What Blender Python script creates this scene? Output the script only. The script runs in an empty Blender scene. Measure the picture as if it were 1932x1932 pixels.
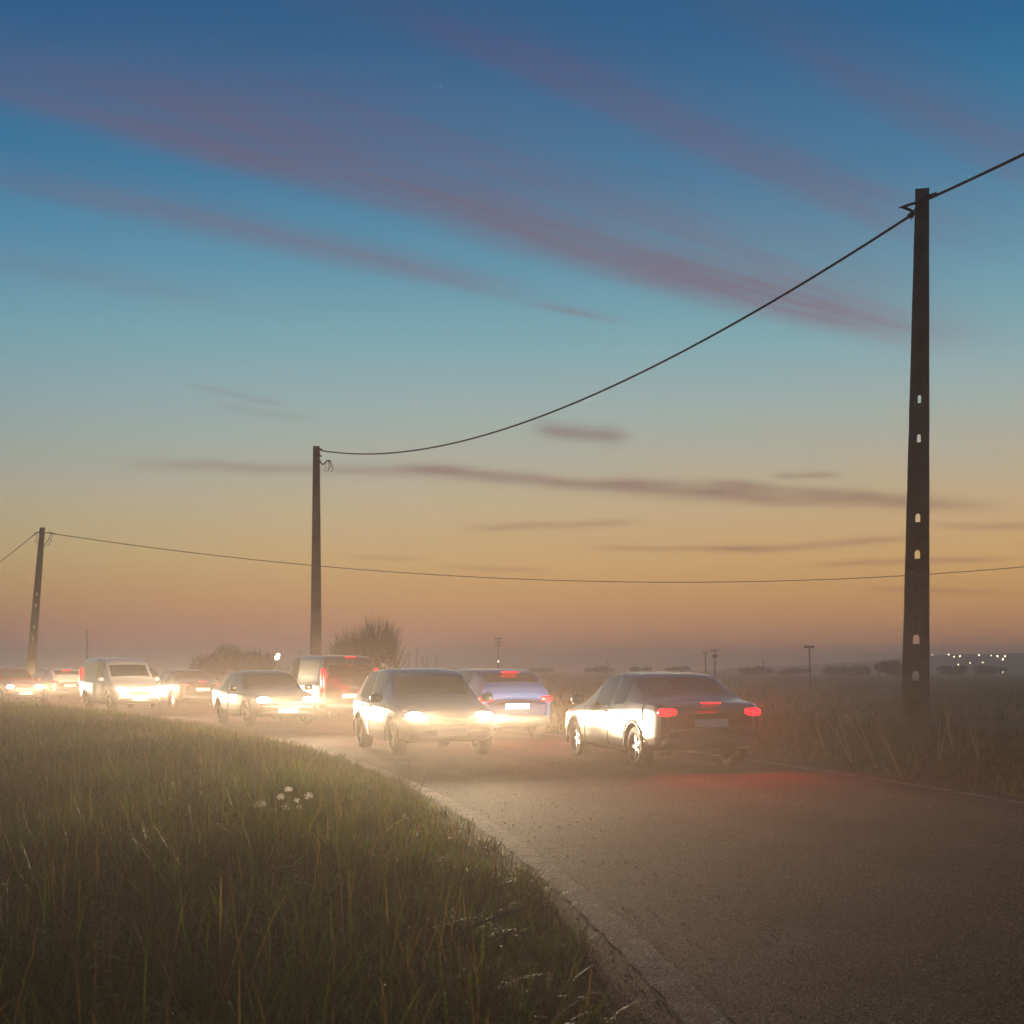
import bpy, math, random
import numpy as np
from mathutils import Vector, Matrix

random.seed(7)
rng = np.random.default_rng(11)
scene = bpy.context.scene
COL = scene.collection

# ------------------------------------------------------------------ camera
CAM_Z = 1.5
FPX, CX, HY = 2680.0, 966.0, 1260.0          # focal length / principal column / horizon row of the picture (1932 px wide)
cam_d = bpy.data.cameras.new('camera')
cam = bpy.data.objects.new('camera', cam_d)
COL.objects.link(cam)
cam.location = (0, 0, CAM_Z)
cam.rotation_euler = (math.pi / 2, 0, 0)
cam_d.sensor_width = 36
cam_d.lens = 36 * FPX / 1932
cam_d.shift_y = (HY - 966) / 1932
cam_d.clip_start, cam_d.clip_end = 0.05, 5000
cam_d.dof.use_dof = True
cam_d.dof.focus_distance = 17
cam_d.dof.aperture_fstop = 5.6
scene.camera = cam

# ------------------------------------------------------------------ render settings / exposure
scene.render.engine = 'CYCLES'
scene.view_settings.view_transform = 'Standard'
scene.view_settings.look = 'None'
scene.view_settings.exposure = 0.0
scene.view_settings.gamma = 1.0
scene.cycles.use_denoising = True
try:
    scene.cycles.denoiser = 'OPENIMAGEDENOISE'
except Exception:
    pass
scene.cycles.max_bounces = 4
scene.cycles.volume_bounces = 1
scene.cycles.transparent_max_bounces = 8
scene.cycles.use_light_tree = True
scene.cycles.use_adaptive_sampling = True
scene.cycles.adaptive_threshold = 0.03
scene.cycles.sample_clamp_indirect = 4.0

HAZE_DENSITY = 0.0029
HEADLIGHT_W = 6200.0
TAIL_E = 4.0
TAIL_W = 170.0
LAMP_E = 90.0


def lin(h):
    h = h.lstrip('#')
    out = []
    for i in (0, 2, 4):
        c = int(h[i:i + 2], 16) / 255
        out.append(c / 12.92 if c <= 0.04045 else ((c + 0.055) / 1.055) ** 2.4)
    return tuple(out) + (1.0,)


# ------------------------------------------------------------------ world: afterglow sky with streaks of high cloud
SUN_AZ, SUN_EL = math.radians(24), math.radians(1.0)     # sunset lies to the right of the road, beyond the plain
world = bpy.data.worlds.new('World')
scene.world = world
world.use_nodes = True
nt = world.node_tree
nt.nodes.clear()


class NG:
    """tiny helper to write shader node graphs as expressions"""
    def __init__(s, tree): s.t = tree
    def n(s, typ, **kw):
        nd = s.t.nodes.new(typ)
        for k, v in kw.items(): setattr(nd, k, v)
        return nd
    def put(s, sock, v):
        if hasattr(v, 'is_linked') or isinstance(v, bpy.types.NodeSocket): s.t.links.new(v, sock)
        else: sock.default_value = v
    def m(s, op, a, b=None, c=None, clamp=False):
        nd = s.n('ShaderNodeMath', operation=op, use_clamp=clamp)
        for i, v in enumerate((a, b, c)):
            if v is not None: s.put(nd.inputs[i], v)
        return nd.outputs[0]
    def mix(s, f, a, b, blend='MIX'):
        nd = s.n('ShaderNodeMix', data_type='RGBA', blend_type=blend)
        s.put(nd.inputs[0], f); s.put(nd.inputs[6], a); s.put(nd.inputs[7], b)
        return nd.outputs[2]
    def ramp(s, f, stops, interp='LINEAR'):
        nd = s.n('ShaderNodeValToRGB')
        nd.color_ramp.interpolation = interp
        el = nd.color_ramp.elements
        while len(el) < len(stops): el.new(0.5)
        for e, (p, c) in zip(el, stops):
            e.position = p
            e.color = c if len(c) == 4 else tuple(c) + (1,)
        s.put(nd.inputs[0], f)
        return nd.outputs[0]
    def noise(s, vec, scale, detail=4, rough=0.55, dist=0.0):
        nd = s.n('ShaderNodeTexNoise')
        s.put(nd.inputs['Vector'], vec)
        nd.inputs['Scale'].default_value = scale
        nd.inputs['Detail'].default_value = detail
        nd.inputs['Roughness'].default_value = rough
        nd.inputs['Distortion'].default_value = dist
        return nd.outputs[0]
    def comb(s, x, y, z):
        nd = s.n('ShaderNodeCombineXYZ')
        for i, v in enumerate((x, y, z)): s.put(nd.inputs[i], v)
        return nd.outputs[0]
    def smooth(s, v, a, b):
        nd = s.n('ShaderNodeMapRange', interpolation_type='SMOOTHSTEP')
        s.put(nd.inputs[0], v); nd.inputs[1].default_value = a; nd.inputs[2].default_value = b
        return nd.outputs[0]


g = NG(nt)
tc = g.n('ShaderNodeTexCoord')
sep = g.n('ShaderNodeSeparateXYZ')
nt.links.new(tc.outputs['Generated'], sep.inputs[0])
dx, dy, dz = sep.outputs
el = g.m('MAXIMUM', dz, 0.0)
t = g.m('MULTIPLY', el, 2.0, clamp=True)
base = g.ramp(t, [
    (0.000, lin('ad6256')), (0.045, lin('b87662')), (0.095, lin('c6955f')), (0.150, lin('cbaa74')),
    (0.215, lin('c1b08e')), (0.285, lin('abb0a2')), (0.360, lin('96b0b0')), (0.440, lin('7dabb5')),
    (0.540, lin('5c98b0')), (0.650, lin('347fa4')), (0.800, lin('1c6492')), (1.000, lin('0f4976'))])
# the sunset side is warmer and lighter, the far side cooler and dimmer
sx, sy = math.sin(SUN_AZ), math.cos(SUN_AZ)
toward = g.m('ADD', g.m('MULTIPLY', dx, sx), g.m('MULTIPLY', dy, sy))
warm = g.smooth(toward, 0.78, 1.0)
low = g.smooth(el, 0.24, 0.0)
base = g.mix(g.m('MULTIPLY', g.m('MULTIPLY', warm, low), 0.42), base, lin('d3a05c'))
cool = g.smooth(toward, 0.93, 0.35)
base = g.mix(g.m('MULTIPLY', cool, 0.85), base, g.mix(1.0, base, (0.34, 0.58, 0.80, 1), 'MULTIPLY'))
# cloud sheet coordinates: direction projected on a level sheet overhead
inv = g.m('DIVIDE', 1.0, g.m('MAXIMUM', dz, 0.012))
u = g.m('MULTIPLY', dx, inv)
v = g.m('MULTIPLY', dy, inv)
w = g.m('SUBTRACT', v, g.m('MULTIPLY', u, 0.92))         # across the streaks
a = g.m('ADD', g.m('MULTIPLY', v, 0.68), g.m('MULTIPLY', u, 0.73))   # along the streaks
wob = g.m('SUBTRACT', g.noise(g.comb(g.m('MULTIPLY', a, 0.9), g.m('MULTIPLY', w, 1.2), 0.0), 1.0, 3), 0.5)
fib = g.noise(g.comb(g.m('MULTIPLY', a, 1.1), g.m('MULTIPLY', w, 7.0), 3.1), 1.0, 5, 0.6)
ww = g.m('ADD', w, g.m('MULTIPLY', wob, 0.34))


def band(w0, width, a0, a1, amp, soft=0.5):
    d = g.m('DIVIDE', g.m('SUBTRACT', ww, w0), width)
    d = g.m('MULTIPLY', d, g.m('ADD', 0.75, g.m('MULTIPLY', g.m('GREATER_THAN', d, 0.0), 0.75)))      # sharper on its lower side
    gs = g.m('POWER', 2.718, g.m('MULTIPLY', g.m('MULTIPLY', d, d), -1.0))
    win = g.m('MULTIPLY', g.smooth(a, a0 - soft, a0 + soft), g.smooth(a, a1 + soft, a1 - soft))
    return g.m('MULTIPLY', g.m('MULTIPLY', gs, win), amp)


cl = None
for args in [(3.22, 0.25, 0.9, 3.8, 1.08), (2.36, 0.13, 1.3, 2.9, 0.75), (2.78, 0.34, 1.2, 3.2, 0.42), (2.05, 0.2, 1.6, 3.0, 0.22), (3.84, 0.15, 1.2, 2.55, 0.66, .35),
             (1.86, 0.11, 1.7, 2.9, 0.50), (4.66, 0.16, 1.4, 2.0, 0.32), (3.86, 0.05, 2.72, 2.98, 0.55, .12),
             (1.2, 0.2, -1, 3.5, 0.45), (0.2, 0.3, -3, 3, 0.5), (-1.1, 0.35, -5, 3, 0.5), (-2.6, 0.4, -6, 2, 0.5)]:
    b = band(*args)
    cl = b if cl is None else g.m('ADD', cl, b)
fib2 = g.noise(g.comb(g.m('MULTIPLY', a, 2.6), g.m('MULTIPLY', w, 17.0), 7.7), 1.0, 5, 0.65, 0.6)
cl = g.m('MULTIPLY', cl, g.m('ADD', -0.18, g.m('ADD', g.m('MULTIPLY', fib, 1.45), g.m('MULTIPLY', fib2, 0.85))))
cl_high = g.mix(g.m('MULTIPLY', cl, 0.86, clamp=True), base, g.ramp(t, [(0.3, lin('a08e86')), (0.5, lin('787688')), (0.68, lin('5e6482')), (0.85, lin('475176'))]))
# thin low streaks nearer the horizon
az = g.m('ARCTAN2', dx, dy)
wl = g.m('SUBTRACT', g.noise(g.comb(g.m('MULTIPLY', az, 9.0), 0.0, 5.0), 1.0, 3), 0.5)
fl = g.noise(g.comb(g.m('MULTIPLY', az, 16.0), g.m('MULTIPLY', el, 190.0), 1.0), 1.0, 4, 0.6)
lc = None


def low_streak(x0, y0, x1, y1, half, amp):
    A0, A1 = math.atan((x0 - CX) / FPX), math.atan((x1 - CX) / FPX)
    E0, E1 = (HY - y0) / FPX * .985, (HY - y1) / FPX * .985
    k = (E1 - E0) / (A1 - A0)
    e = g.m('ADD', g.m('MULTIPLY', az, k), E0 - k * A0)
    e = g.m('ADD', e, g.m('MULTIPLY', wl, 0.008))
    d = g.m('DIVIDE', g.m('SUBTRACT', el, e), half / FPX)
    gs = g.m('POWER', 2.718, g.m('MULTIPLY', g.m('MULTIPLY', d, d), -1.0))
    s = (A1 - A0) * 0.28
    win = g.m('MULTIPLY', g.smooth(az, A0, A0 + s), g.smooth(az, A1, A1 - s))
    return g.m('MULTIPLY', g.m('MULTIPLY', gs, win), amp)


for args in [(150, 884, 1000, 890, 11, .42), (700, 878, 1330, 930, 12, .70), (1100, 905, 1500, 934, 14, .45), (1150, 925, 1960, 972, 13, .62),
             (1290, 905, 1780, 955, 9, .45), (985, 806, 1210, 826, 15, .72), (850, 996, 1240, 980, 7, .45), (1060, 1030, 1480, 1038, 6, .38),
             (1300, 1042, 1780, 1020, 7, .50), (1440, 898, 1600, 904, 6, .5), (330, 738, 560, 772, 6, .28), (640, 1048, 820, 1054, 5, .32),
             (800, 1066, 1060, 1076, 5, .30), (1500, 1068, 1960, 1062, 6, .42), (1600, 1112, 1960, 1128, 6, .36), (1700, 1000, 2200, 1012, 7, .4),
             (-900, 905, -80, 885, 14, .4), (2000, 960, 2900, 990, 14, .5), (2300, 1040, 3300, 1020, 10, .4), (380, 770, 620, 800, 7, .2)]:
    b = low_streak(*args)
    lc = b if lc is None else g.m('ADD', lc, b)
lc = g.m('MULTIPLY', lc, g.m('ADD', 0.35, g.m('MULTIPLY', fl, 1.15)), clamp=True)
sky_col = g.mix(lc, cl_high, g.ramp(t, [(0.05, lin('8d5c4c')), (0.2, lin('8f6f60')), (0.36, lin('7f7678'))]))
# the sky model adds the broad glow round the sunset
nish = g.n('ShaderNodeTexSky', sky_type='NISHITA')
nish.sun_disc = False
nish.sun_elevation = SUN_EL
nish.sun_rotation = SUN_AZ
nish.dust_density = 2.0
sky_col = g.mix(1.0, sky_col, g.mix(1.0, nish.outputs[0], (0.005, 0.005, 0.005, 1), 'MULTIPLY'), 'ADD')
bg = g.n('ShaderNodeBackground')
nt.links.new(sky_col, bg.inputs[0])
bg.inputs[1].default_value = 0.98
wo = g.n('ShaderNodeOutputWorld')
nt.links.new(bg.outputs[0], wo.inputs[0])

# one weak sun lamp: the last afterglow low over the plain
sun_d = bpy.data.lights.new('sun', 'SUN')
sun_d.energy = 0.04
sun_d.angle = math.radians(20)
sun_d.color = (1.0, 0.72, 0.45)
sun = bpy.data.objects.new('sun', sun_d)
COL.objects.link(sun)
sun.rotation_euler = Vector((sx * math.cos(SUN_EL), sy * math.cos(SUN_EL), math.sin(math.radians(4)))).to_track_quat('Z', 'Y').to_euler()


# ------------------------------------------------------------------ helpers
def P(px, py, Y):
    """point at depth Y metres that lies in the direction of picture position (px, py)"""
    return Vector(((px - CX) / FPX * Y, Y, CAM_Z + (HY - py) / FPX * Y))


class MB:
    def __init__(s): s.v, s.f = [], []
    def add(s, vs, fs):
        o = len(s.v)
        s.v += [tuple(p) for p in vs]
        s.f += [tuple(i + o for i in f) for f in fs]
    def box(s, c, d, rot=None):
        vs = [Vector((x * d[0] / 2, y * d[1] / 2, z * d[2] / 2)) for z in (-1, 1) for y in (-1, 1) for x in (-1, 1)]
        if rot is not None: vs = [rot @ q for q in vs]
        vs = [q + Vector(c) for q in vs]
        s.add(vs, [(0, 2, 3, 1), (4, 5, 7, 6), (0, 1, 5, 4), (2, 6, 7, 3), (0, 4, 6, 2), (1, 3, 7, 5)])
    def tube(s, pts, r0, r1=None, n=6, cap=True):
        pts = [Vector(p) for p in pts]
        r1 = r0 if r1 is None else r1
        rings = []
        ref = Vector((0.3, 0.2, 1)).normalized()
        for i, p in enumerate(pts):
            d = (pts[min(i + 1, len(pts) - 1)] - pts[max(i - 1, 0)])
            if d.length < 1e-9: d = Vector((0, 0, 1))
            d.normalize()
            rf = ref if abs(d.dot(ref)) < .95 else Vector((1, 0, 0))
            e1 = d.cross(rf).normalized(); e2 = d.cross(e1)
            r = r0 + (r1 - r0) * i / max(1, len(pts) - 1)
            rings.append([p + (e1 * math.cos(2 * math.pi * k / n) + e2 * math.sin(2 * math.pi * k / n)) * r for k in range(n)])
        vs = [q for rg in rings for q in rg]
        fs = [(i * n + k, i * n + (k + 1) % n, (i + 1) * n + (k + 1) % n, (i + 1) * n + k) for i in range(len(rings) - 1) for k in range(n)]
        if cap:
            fs.append(tuple(range(n - 1, -1, -1)))
            fs.append(tuple(range((len(rings) - 1) * n, len(rings) * n)))
        s.add(vs, fs)
    def blob(s, c, r, nu=12, nv=8, p=1.0):
        """superellipsoid: p<1 squarer"""
        def sg(x): return math.copysign(abs(x) ** p, x)
        vs, fs = [], []
        for j in range(nv + 1):
            ph = -math.pi / 2 + math.pi * j / nv
            for i in range(nu):
                th = 2 * math.pi * i / nu
                vs.append((c[0] + r[0] * sg(math.cos(ph)) * sg(math.cos(th)), c[1] + r[1] * sg(math.cos(ph)) * sg(math.sin(th)), c[2] + r[2] * sg(math.sin(ph))))
        for j in range(nv):
            for i in range(nu):
                fs.append((j * nu + i, j * nu + (i + 1) % nu, (j + 1) * nu + (i + 1) % nu, (j + 1) * nu + i))
        s.add(vs, fs)
    def lathe_y(s, prof, n=24):
        """profile of (radius, y) turned about the y axis"""
        vs = [(r * math.cos(2 * math.pi * k / n), y, r * math.sin(2 * math.pi * k / n)) for r, y in prof for k in range(n)]
        fs = [(i * n + k, i * n + (k + 1) % n, (i + 1) * n + (k + 1) % n, (i + 1) * n + k) for i in range(len(prof) - 1) for k in range(n)]
        s.add(vs, fs)
    def build(s, name, mat, parent=None, smooth=False, loc=None):
        me = bpy.data.meshes.new(name)
        me.from_pydata(s.v, [], s.f)
        me.update()
        if smooth: me.shade_smooth()
        return link(name, me, mat, parent, loc)


def link(name, me, mat, parent=None, loc=None):
    if mat is not None and not me.materials: me.materials.append(mat)
    o = bpy.data.objects.new(name, me)
    COL.objects.link(o)
    if parent is not None: o.parent = parent
    if loc is not None: o.location = loc
    return o


def tag(o, label=None, cat=None, group=None, kind=None):
    if label: o['label'] = label
    if cat: o['category'] = cat
    if group: o['group'] = group
    if kind: o['kind'] = kind
    return o


def empty(name, loc=(0, 0, 0), rz=0.0):
    o = bpy.data.objects.new(name, None)
    o.empty_display_size = 0.2
    COL.objects.link(o)
    o.location = loc
    o.rotation_euler = (0, 0, rz)
    return o


def copy_tree(o, parent=None):
    c = o.copy()
    COL.objects.link(c)
    c.parent = parent
    for ch in list(o.children): copy_tree(ch, c)
    return c


def np_mesh(name, verts, quads=None, tris=None, colors=None):
    """fast mesh from numpy arrays"""
    me = bpy.data.meshes.new(name)
    nq = 0 if quads is None else len(quads)
    nt_ = 0 if tris is None else len(tris)
    me.vertices.add(len(verts))
    me.vertices.foreach_set('co', np.asarray(verts, np.float32).ravel())
    loops = np.concatenate([a_.ravel() for a_ in (quads, tris) if a_ is not None]).astype(np.int32)
    me.loops.add(len(loops))
    me.loops.foreach_set('vertex_index', loops)
    st = np.concatenate([np.arange(nq) * 4, nq * 4 + np.arange(nt_) * 3]).astype(np.int32)
    me.polygons.add(nq + nt_)
    me.polygons.foreach_set('loop_start', st)
    me.update(calc_edges=True)
    me.validate()
    if colors is not None:
        at = me.color_attributes.new('tint', 'FLOAT_COLOR', 'POINT')
        at.data.foreach_set('color', np.asarray(colors, np.float32).ravel())
    return me


# ------------------------------------------------------------------ materials
def material(name):
    m_ = bpy.data.materials.new(name)
    m_.use_nodes = True
    tr = m_.node_tree
    return m_, NG(tr), tr.nodes['Principled BSDF']


def plain(name, col, rough=0.6, metal=0.0, spec=0.5, var=0.0, scale=8.0, bump=0.0, coat=0.0):
    m_, q, b = material(name)
    b.inputs['Roughness'].default_value = rough
    b.inputs['Metallic'].default_value = metal
    b.inputs['Specular IOR Level'].default_value = spec
    b.inputs['Coat Weight'].default_value = coat
    c4 = tuple(col) + (1,)
    if var > 0 or bump > 0:
        tc_ = q.n('ShaderNodeTexCoord').outputs['Object']
        nz = q.noise(tc_, scale, 6, 0.6)
        c = q.ramp(nz, [(0.3, tuple(x * (1 - var) for x in col)), (0.7, tuple(min(1, x * (1 + var)) for x in col))])
        q.put(b.inputs['Base Color'], c)
        if bump > 0:
            bp = q.n('ShaderNodeBump')
            bp.inputs['Strength'].default_value = bump
            bp.inputs['Distance'].default_value = 0.02
            q.put(bp.inputs['Height'], q.noise(tc_, scale * 5, 5, 0.65))
            q.put(b.inputs['Normal'], bp.outputs[0])
    else:
        b.inputs['Base Color'].default_value = c4
    return m_


def emissive(name, col, strength, base=(0.6, 0.6, 0.6), sampled=True):
    m_, q, b = material(name)
    if not sampled: m_.cycles.emission_sampling = 'NONE'
    b.inputs['Base Color'].default_value = tuple(base) + (1,)
    b.inputs['Roughness'].default_value = 0.2
    b.inputs['Emission Color'].default_value = tuple(col) + (1,)
    b.inputs['Emission Strength'].default_value = strength
    return m_


def foliage(name, translucent=0.55, tint=True, col=(0.08, 0.09, 0.03)):
    m_ = bpy.data.materials.new(name)
    m_.use_nodes = True
    tr = m_.node_tree
    tr.nodes.clear()
    q = NG(tr)
    out = q.n('ShaderNodeOutputMaterial')
    b = q.n('ShaderNodeBsdfPrincipled')
    b.inputs['Roughness'].default_value = 0.55
    b.inputs['Specular IOR Level'].default_value = 0.3
    tl = q.n('ShaderNodeBsdfTranslucent')
    if tint:
        at = q.n('ShaderNodeAttribute', attribute_name='tint').outputs['Color']
        q.put(b.inputs['Base Color'], at)
        q.put(tl.inputs['Color'], at)
    else:
        b.inputs['Base Color'].default_value = tuple(col) + (1,)
        tl.inputs['Color'].default_value = tuple(col) + (1,)
    mx = q.n('ShaderNodeMixShader')
    mx.inputs[0].default_value = translucent
    tr.links.new(b.outputs[0], mx.inputs[1])
    tr.links.new(tl.outputs[0], mx.inputs[2])
    tr.links.new(mx.outputs[0], out.inputs[0])
    return m_


def asphalt_mat(name='asphalt', gain=(1.5, 1.06, 0.80), wear=False):
    m_, q, b = material(name)
    tc_ = q.n('ShaderNodeTexCoord').outputs['Object']
    vor = q.n('ShaderNodeTexVoronoi', feature='F1')
    q.put(vor.inputs['Vector'], tc_)
    vor.inputs['Scale'].default_value = 75
    vor2 = q.n('ShaderNodeTexVoronoi', feature='F1')
    q.put(vor2.inputs['Vector'], tc_)
    vor2.inputs['Scale'].default_value = 34
    sepc = q.n('ShaderNodeSeparateColor')
    q.put(sepc.inputs[0], vor.outputs['Color'])
    stone = q.ramp(sepc.outputs[0], [(0.0, (0.028, 0.025, 0.023)), (0.55, (0.055, 0.049, 0.044)), (0.88, (0.10, 0.088, 0.076)), (1.0, (0.26, 0.22, 0.18))])
    gap = q.smooth(vor.outputs['Distance'], 0.75, 0.35)
    colr = q.mix(gap, (0.018, 0.017, 0.016, 1), stone)
    big = q.noise(tc_, 0.55, 4, 0.6)
    colr = q.mix(1.0, colr, q.ramp(big, [(0.3, (0.72, 0.71, 0.70)), (0.7, (1.25, 1.22, 1.18))]), 'MULTIPLY')
    colr = q.mix(1.0, colr, tuple(gain) + (1,), 'MULTIPLY')
    if not wear:                                                     # tyre-polished wheel tracks
        tk = q.n('ShaderNodeAttribute', attribute_name='track').outputs['Fac']
        tk = q.m('MULTIPLY', tk, q.smooth(q.noise(tc_, 0.9, 5, 0.65), 0.3, 0.65))
        colr = q.mix(q.m('MULTIPLY', tk, 0.55), colr, q.mix(1.0, colr, (1.7, 1.62, 1.55, 1), 'MULTIPLY'))
    if wear:
        colr = q.mix(q.smooth(q.noise(tc_, 3.0, 6, 0.7), 0.45, 0.62), colr, q.mix(1.0, colr, (0.45, 0.45, 0.45, 1), 'MULTIPLY'))
    q.put(b.inputs['Base Color'], colr)
    q.put(b.inputs['Roughness'], q.ramp(sepc.outputs[1], [(0.0, (0.8, 0.8, 0.8)), (1.0, (1.0, 1.0, 1.0))]))
    b.inputs['Specular IOR Level'].default_value = 0.03
    bp = q.n('ShaderNodeBump')
    bp.inputs['Strength'].default_value = 0.9
    bp.inputs['Distance'].default_value = 0.008
    hgt = q.m('ADD', q.m('MULTIPLY', vor.outputs['Distance'], -1.0), q.m('ADD', q.m('MULTIPLY', vor2.outputs['Distance'], -0.5), q.m('MULTIPLY', q.noise(tc_, 160, 2), 0.5)))
    q.put(bp.inputs['Height'], hgt)
    q.put(b.inputs['Normal'], bp.outputs[0])
    return m_


def soil_mat():
    m_, q, b = material('soil')
    tc_ = q.n('ShaderNodeTexCoord').outputs['Object']
    n1 = q.noise(tc_, 0.35, 6, 0.65)
    n2 = q.noise(tc_, 7, 6, 0.7)
    c = q.ramp(n1, [(0.3, (0.035, 0.034, 0.014)), (0.5, (0.052, 0.043, 0.019)), (0.7, (0.075, 0.055, 0.028))])
    c = q.mix(1.0, c, q.ramp(n2, [(0.3, (0.6, 0.6, 0.6)), (0.7, (1.3, 1.3, 1.3))]), 'MULTIPLY')
    q.put(b.inputs['Base Color'], c)
    b.inputs['Roughness'].default_value = 0.95
    b.inputs['Specular IOR Level'].default_value = 0.1
    bp = q.n('ShaderNodeBump')
    bp.inputs['Strength'].default_value = 0.8
    bp.inputs['Distance'].default_value = 0.06
    q.put(bp.inputs['Height'], n2)
    q.put(b.inputs['Normal'], bp.outputs[0])
    return m_


M = {
    'asphalt': asphalt_mat(), 'strip': asphalt_mat('worn_strip', (3.6, 2.75, 2.25), True), 'soil': soil_mat(), 'shoulder': asphalt_mat('dirty_shoulder', (0.62, 0.44, 0.30), True),
    'crack': plain('crack', (0.008, 0.007, 0.006), 0.95, spec=0.1),
    'gravel': plain('gravel', (0.20, 0.155, 0.115), 0.85, spec=0.15, var=0.5, scale=9),
    'concrete': plain('concrete', (0.12, 0.10, 0.07), 0.9, spec=0.2, var=0.35, scale=2.2, bump=0.5),
    'cable': plain('cable', (0.012, 0.011, 0.012), 0.5),
    'steel': plain('steel', (0.10, 0.09, 0.085), 0.5, metal=0.7, var=0.3),
    'wood': plain('wood', (0.07, 0.05, 0.035), 0.85, var=0.35, scale=4),
    'grass': foliage('grass_blade'), 'twig': foliage('twig', 0.12),
    'bark': plain('bark', (0.06, 0.045, 0.032), 0.9, var=0.4, scale=6),
    'seed': foliage('seed_fluff', 0.5, False, (0.75, 0.70, 0.60)),
    'stem': foliage('dry_stem', 0.25, False, (0.30, 0.22, 0.11)),
    'dark_stem': foliage('dark_stem', 0.1, False, (0.055, 0.035, 0.02)),
    'leaf': foliage('weed_leaf', 0.4, False, (0.09, 0.12, 0.03)),
    'glass': plain('car_glass', (0.004, 0.0045, 0.005), 0.04, spec=0.6),
    'tyre': plain('tyre', (0.015, 0.015, 0.015), 0.85, spec=0.2),
    'rim': plain('rim', (0.35, 0.35, 0.36), 0.35, metal=0.9),
    'trim': plain('black_trim', (0.02, 0.02, 0.02), 0.55),
    'plate': plain('number_plate', (0.45, 0.43, 0.38), 0.5),
    'lamp_white': emissive('headlamp_lens', (1.0, 0.86, 0.66), LAMP_E, sampled=False),
    'lamp_red': emissive('tail_lens', (1.0, 0.004, 0.012), TAIL_E, (0.4, 0.01, 0.01)),
    'lamp_town': emissive('street_lamp_glow', (1.0, 0.78, 0.48), 11, sampled=False),
    'panel': plain('sign_panel', (0.16, 0.13, 0.10), 0.7, var=0.2),
    'hill': plain('hill', (0.05, 0.045, 0.03), 0.95, var=0.4, scale=0.05),
}


# ------------------------------------------------------------------ road geometry
def edge_x(y):
    y = np.asarray(y, float)
    q_ = lambda t_: 0.80 - 0.10 * (t_ - 6.2) - 0.0062 * (t_ - 6.2) ** 2
    s_ = lambda t_: -0.10 - 0.0124 * (t_ - 6.2)
    return np.where(y < 0, q_(0.) + s_(0.) * y, np.where(y > 95, q_(95.) + s_(95.) * (y - 95), q_(y)))


def edge_slope(y):
    y = np.clip(np.asarray(y, float), 0, 95)
    return -0.10 - 0.0124 * (y - 6.2)


def road_pt(y, s, z=0.0):
    """point s metres to the right of the near edge, at the station whose edge has depth y; and the heading there"""
    k = float(edge_slope(y)); L = math.hypot(1, k)
    return Vector((float(edge_x(y)) + s / L, y - s * k / L, z)), Vector((k / L, 1 / L, 0))


def road_s(x, y):
    """signed distance right of the near edge (good near the road)"""
    yy = np.asarray(y, float).copy()
    for _ in range(3):
        k = edge_slope(yy); L = np.sqrt(1 + k * k)
        s = (x - edge_x(yy)) * L / (1 + 0 * k)
        s = (x - edge_x(yy)) / L - (y - yy) * k / L * -1 * -1
        yy = yy + ((x - edge_x(yy)) * k + (y - yy)) / (L * L)
    k = edge_slope(yy); L = np.sqrt(1 + k * k)
    return (x - edge_x(yy)) / L - (y - yy) * k / L


ROAD_W = 6.25
stations = np.concatenate([np.linspace(-40, -2, 12), np.linspace(0, 100, 101), np.linspace(105, 330, 30)])


def ribbon(name, s0, s1, z, mat, parent=None, ys=stations, jitter=0.0, cols=1, ragged=False):
    mb = MB()
    vs = []
    for y in ys:
        for c in range(cols + 1):
            s = s0 + (s1 - s0) * c / cols
            j = (random.uniform(-jitter, jitter) if c in (0, cols) else 0)
            if ragged: s = (s0 + s1) / 2 + (s - (s0 + s1) / 2) * max(.05, 1.1 * math.sin(y * 2.3) * math.sin(y * .9 + 1) + .55) + .012 * math.sin(y * 3.7) + .008 * math.sin(y * 9.1)
            vs.append(road_pt(y, s + j, z)[0])
    n = cols + 1
    mb.add(vs, [(i * n + c, i * n + c + 1, (i + 1) * n + c + 1, (i + 1) * n + c) for i in range(len(ys) - 1) for c in range(cols)])
    return mb.build(name, mat, parent)


road = tag(ribbon('road', -0.42, ROAD_W + 0.35, 0.0, M['asphalt'], jitter=0.02, cols=48), kind='structure',
           label='dark asphalt country road curving away to the left')
tr_at = road.data.attributes.new('track', 'FLOAT', 'POINT')
ss = np.tile(np.linspace(-0.42, ROAD_W + 0.35, 49), len(stations))
tr_at.data.foreach_set('value', sum(np.exp(-((ss - c_) / .26) ** 2) for c_ in (.95, 2.4, 3.85, 5.3)).astype(np.float32))
fine = np.concatenate([np.linspace(0, 60, 241), np.linspace(61, 100, 30)])
ribbon('edge_strip', -0.09, 0.11, 0.006, M['strip'], road, fine, 0.014)
ribbon('edge_strip', ROAD_W - 0.1, ROAD_W + 0.08, 0.006, M['strip'], road, fine, 0.006)
ribbon('shoulder', -0.44, -0.10, 0.003, M['shoulder'], road, fine, 0.02, 3)
crk = np.linspace(2, 22, 160)
ribbon('seam', -0.106, -0.094, 0.010, M['crack'], road, crk, 0.003, 1, True)
ribbon('seam', 0.114, 0.120, 0.010, M['crack'], road, np.linspace(2, 16, 130), 0.002, 1, True)
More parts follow.
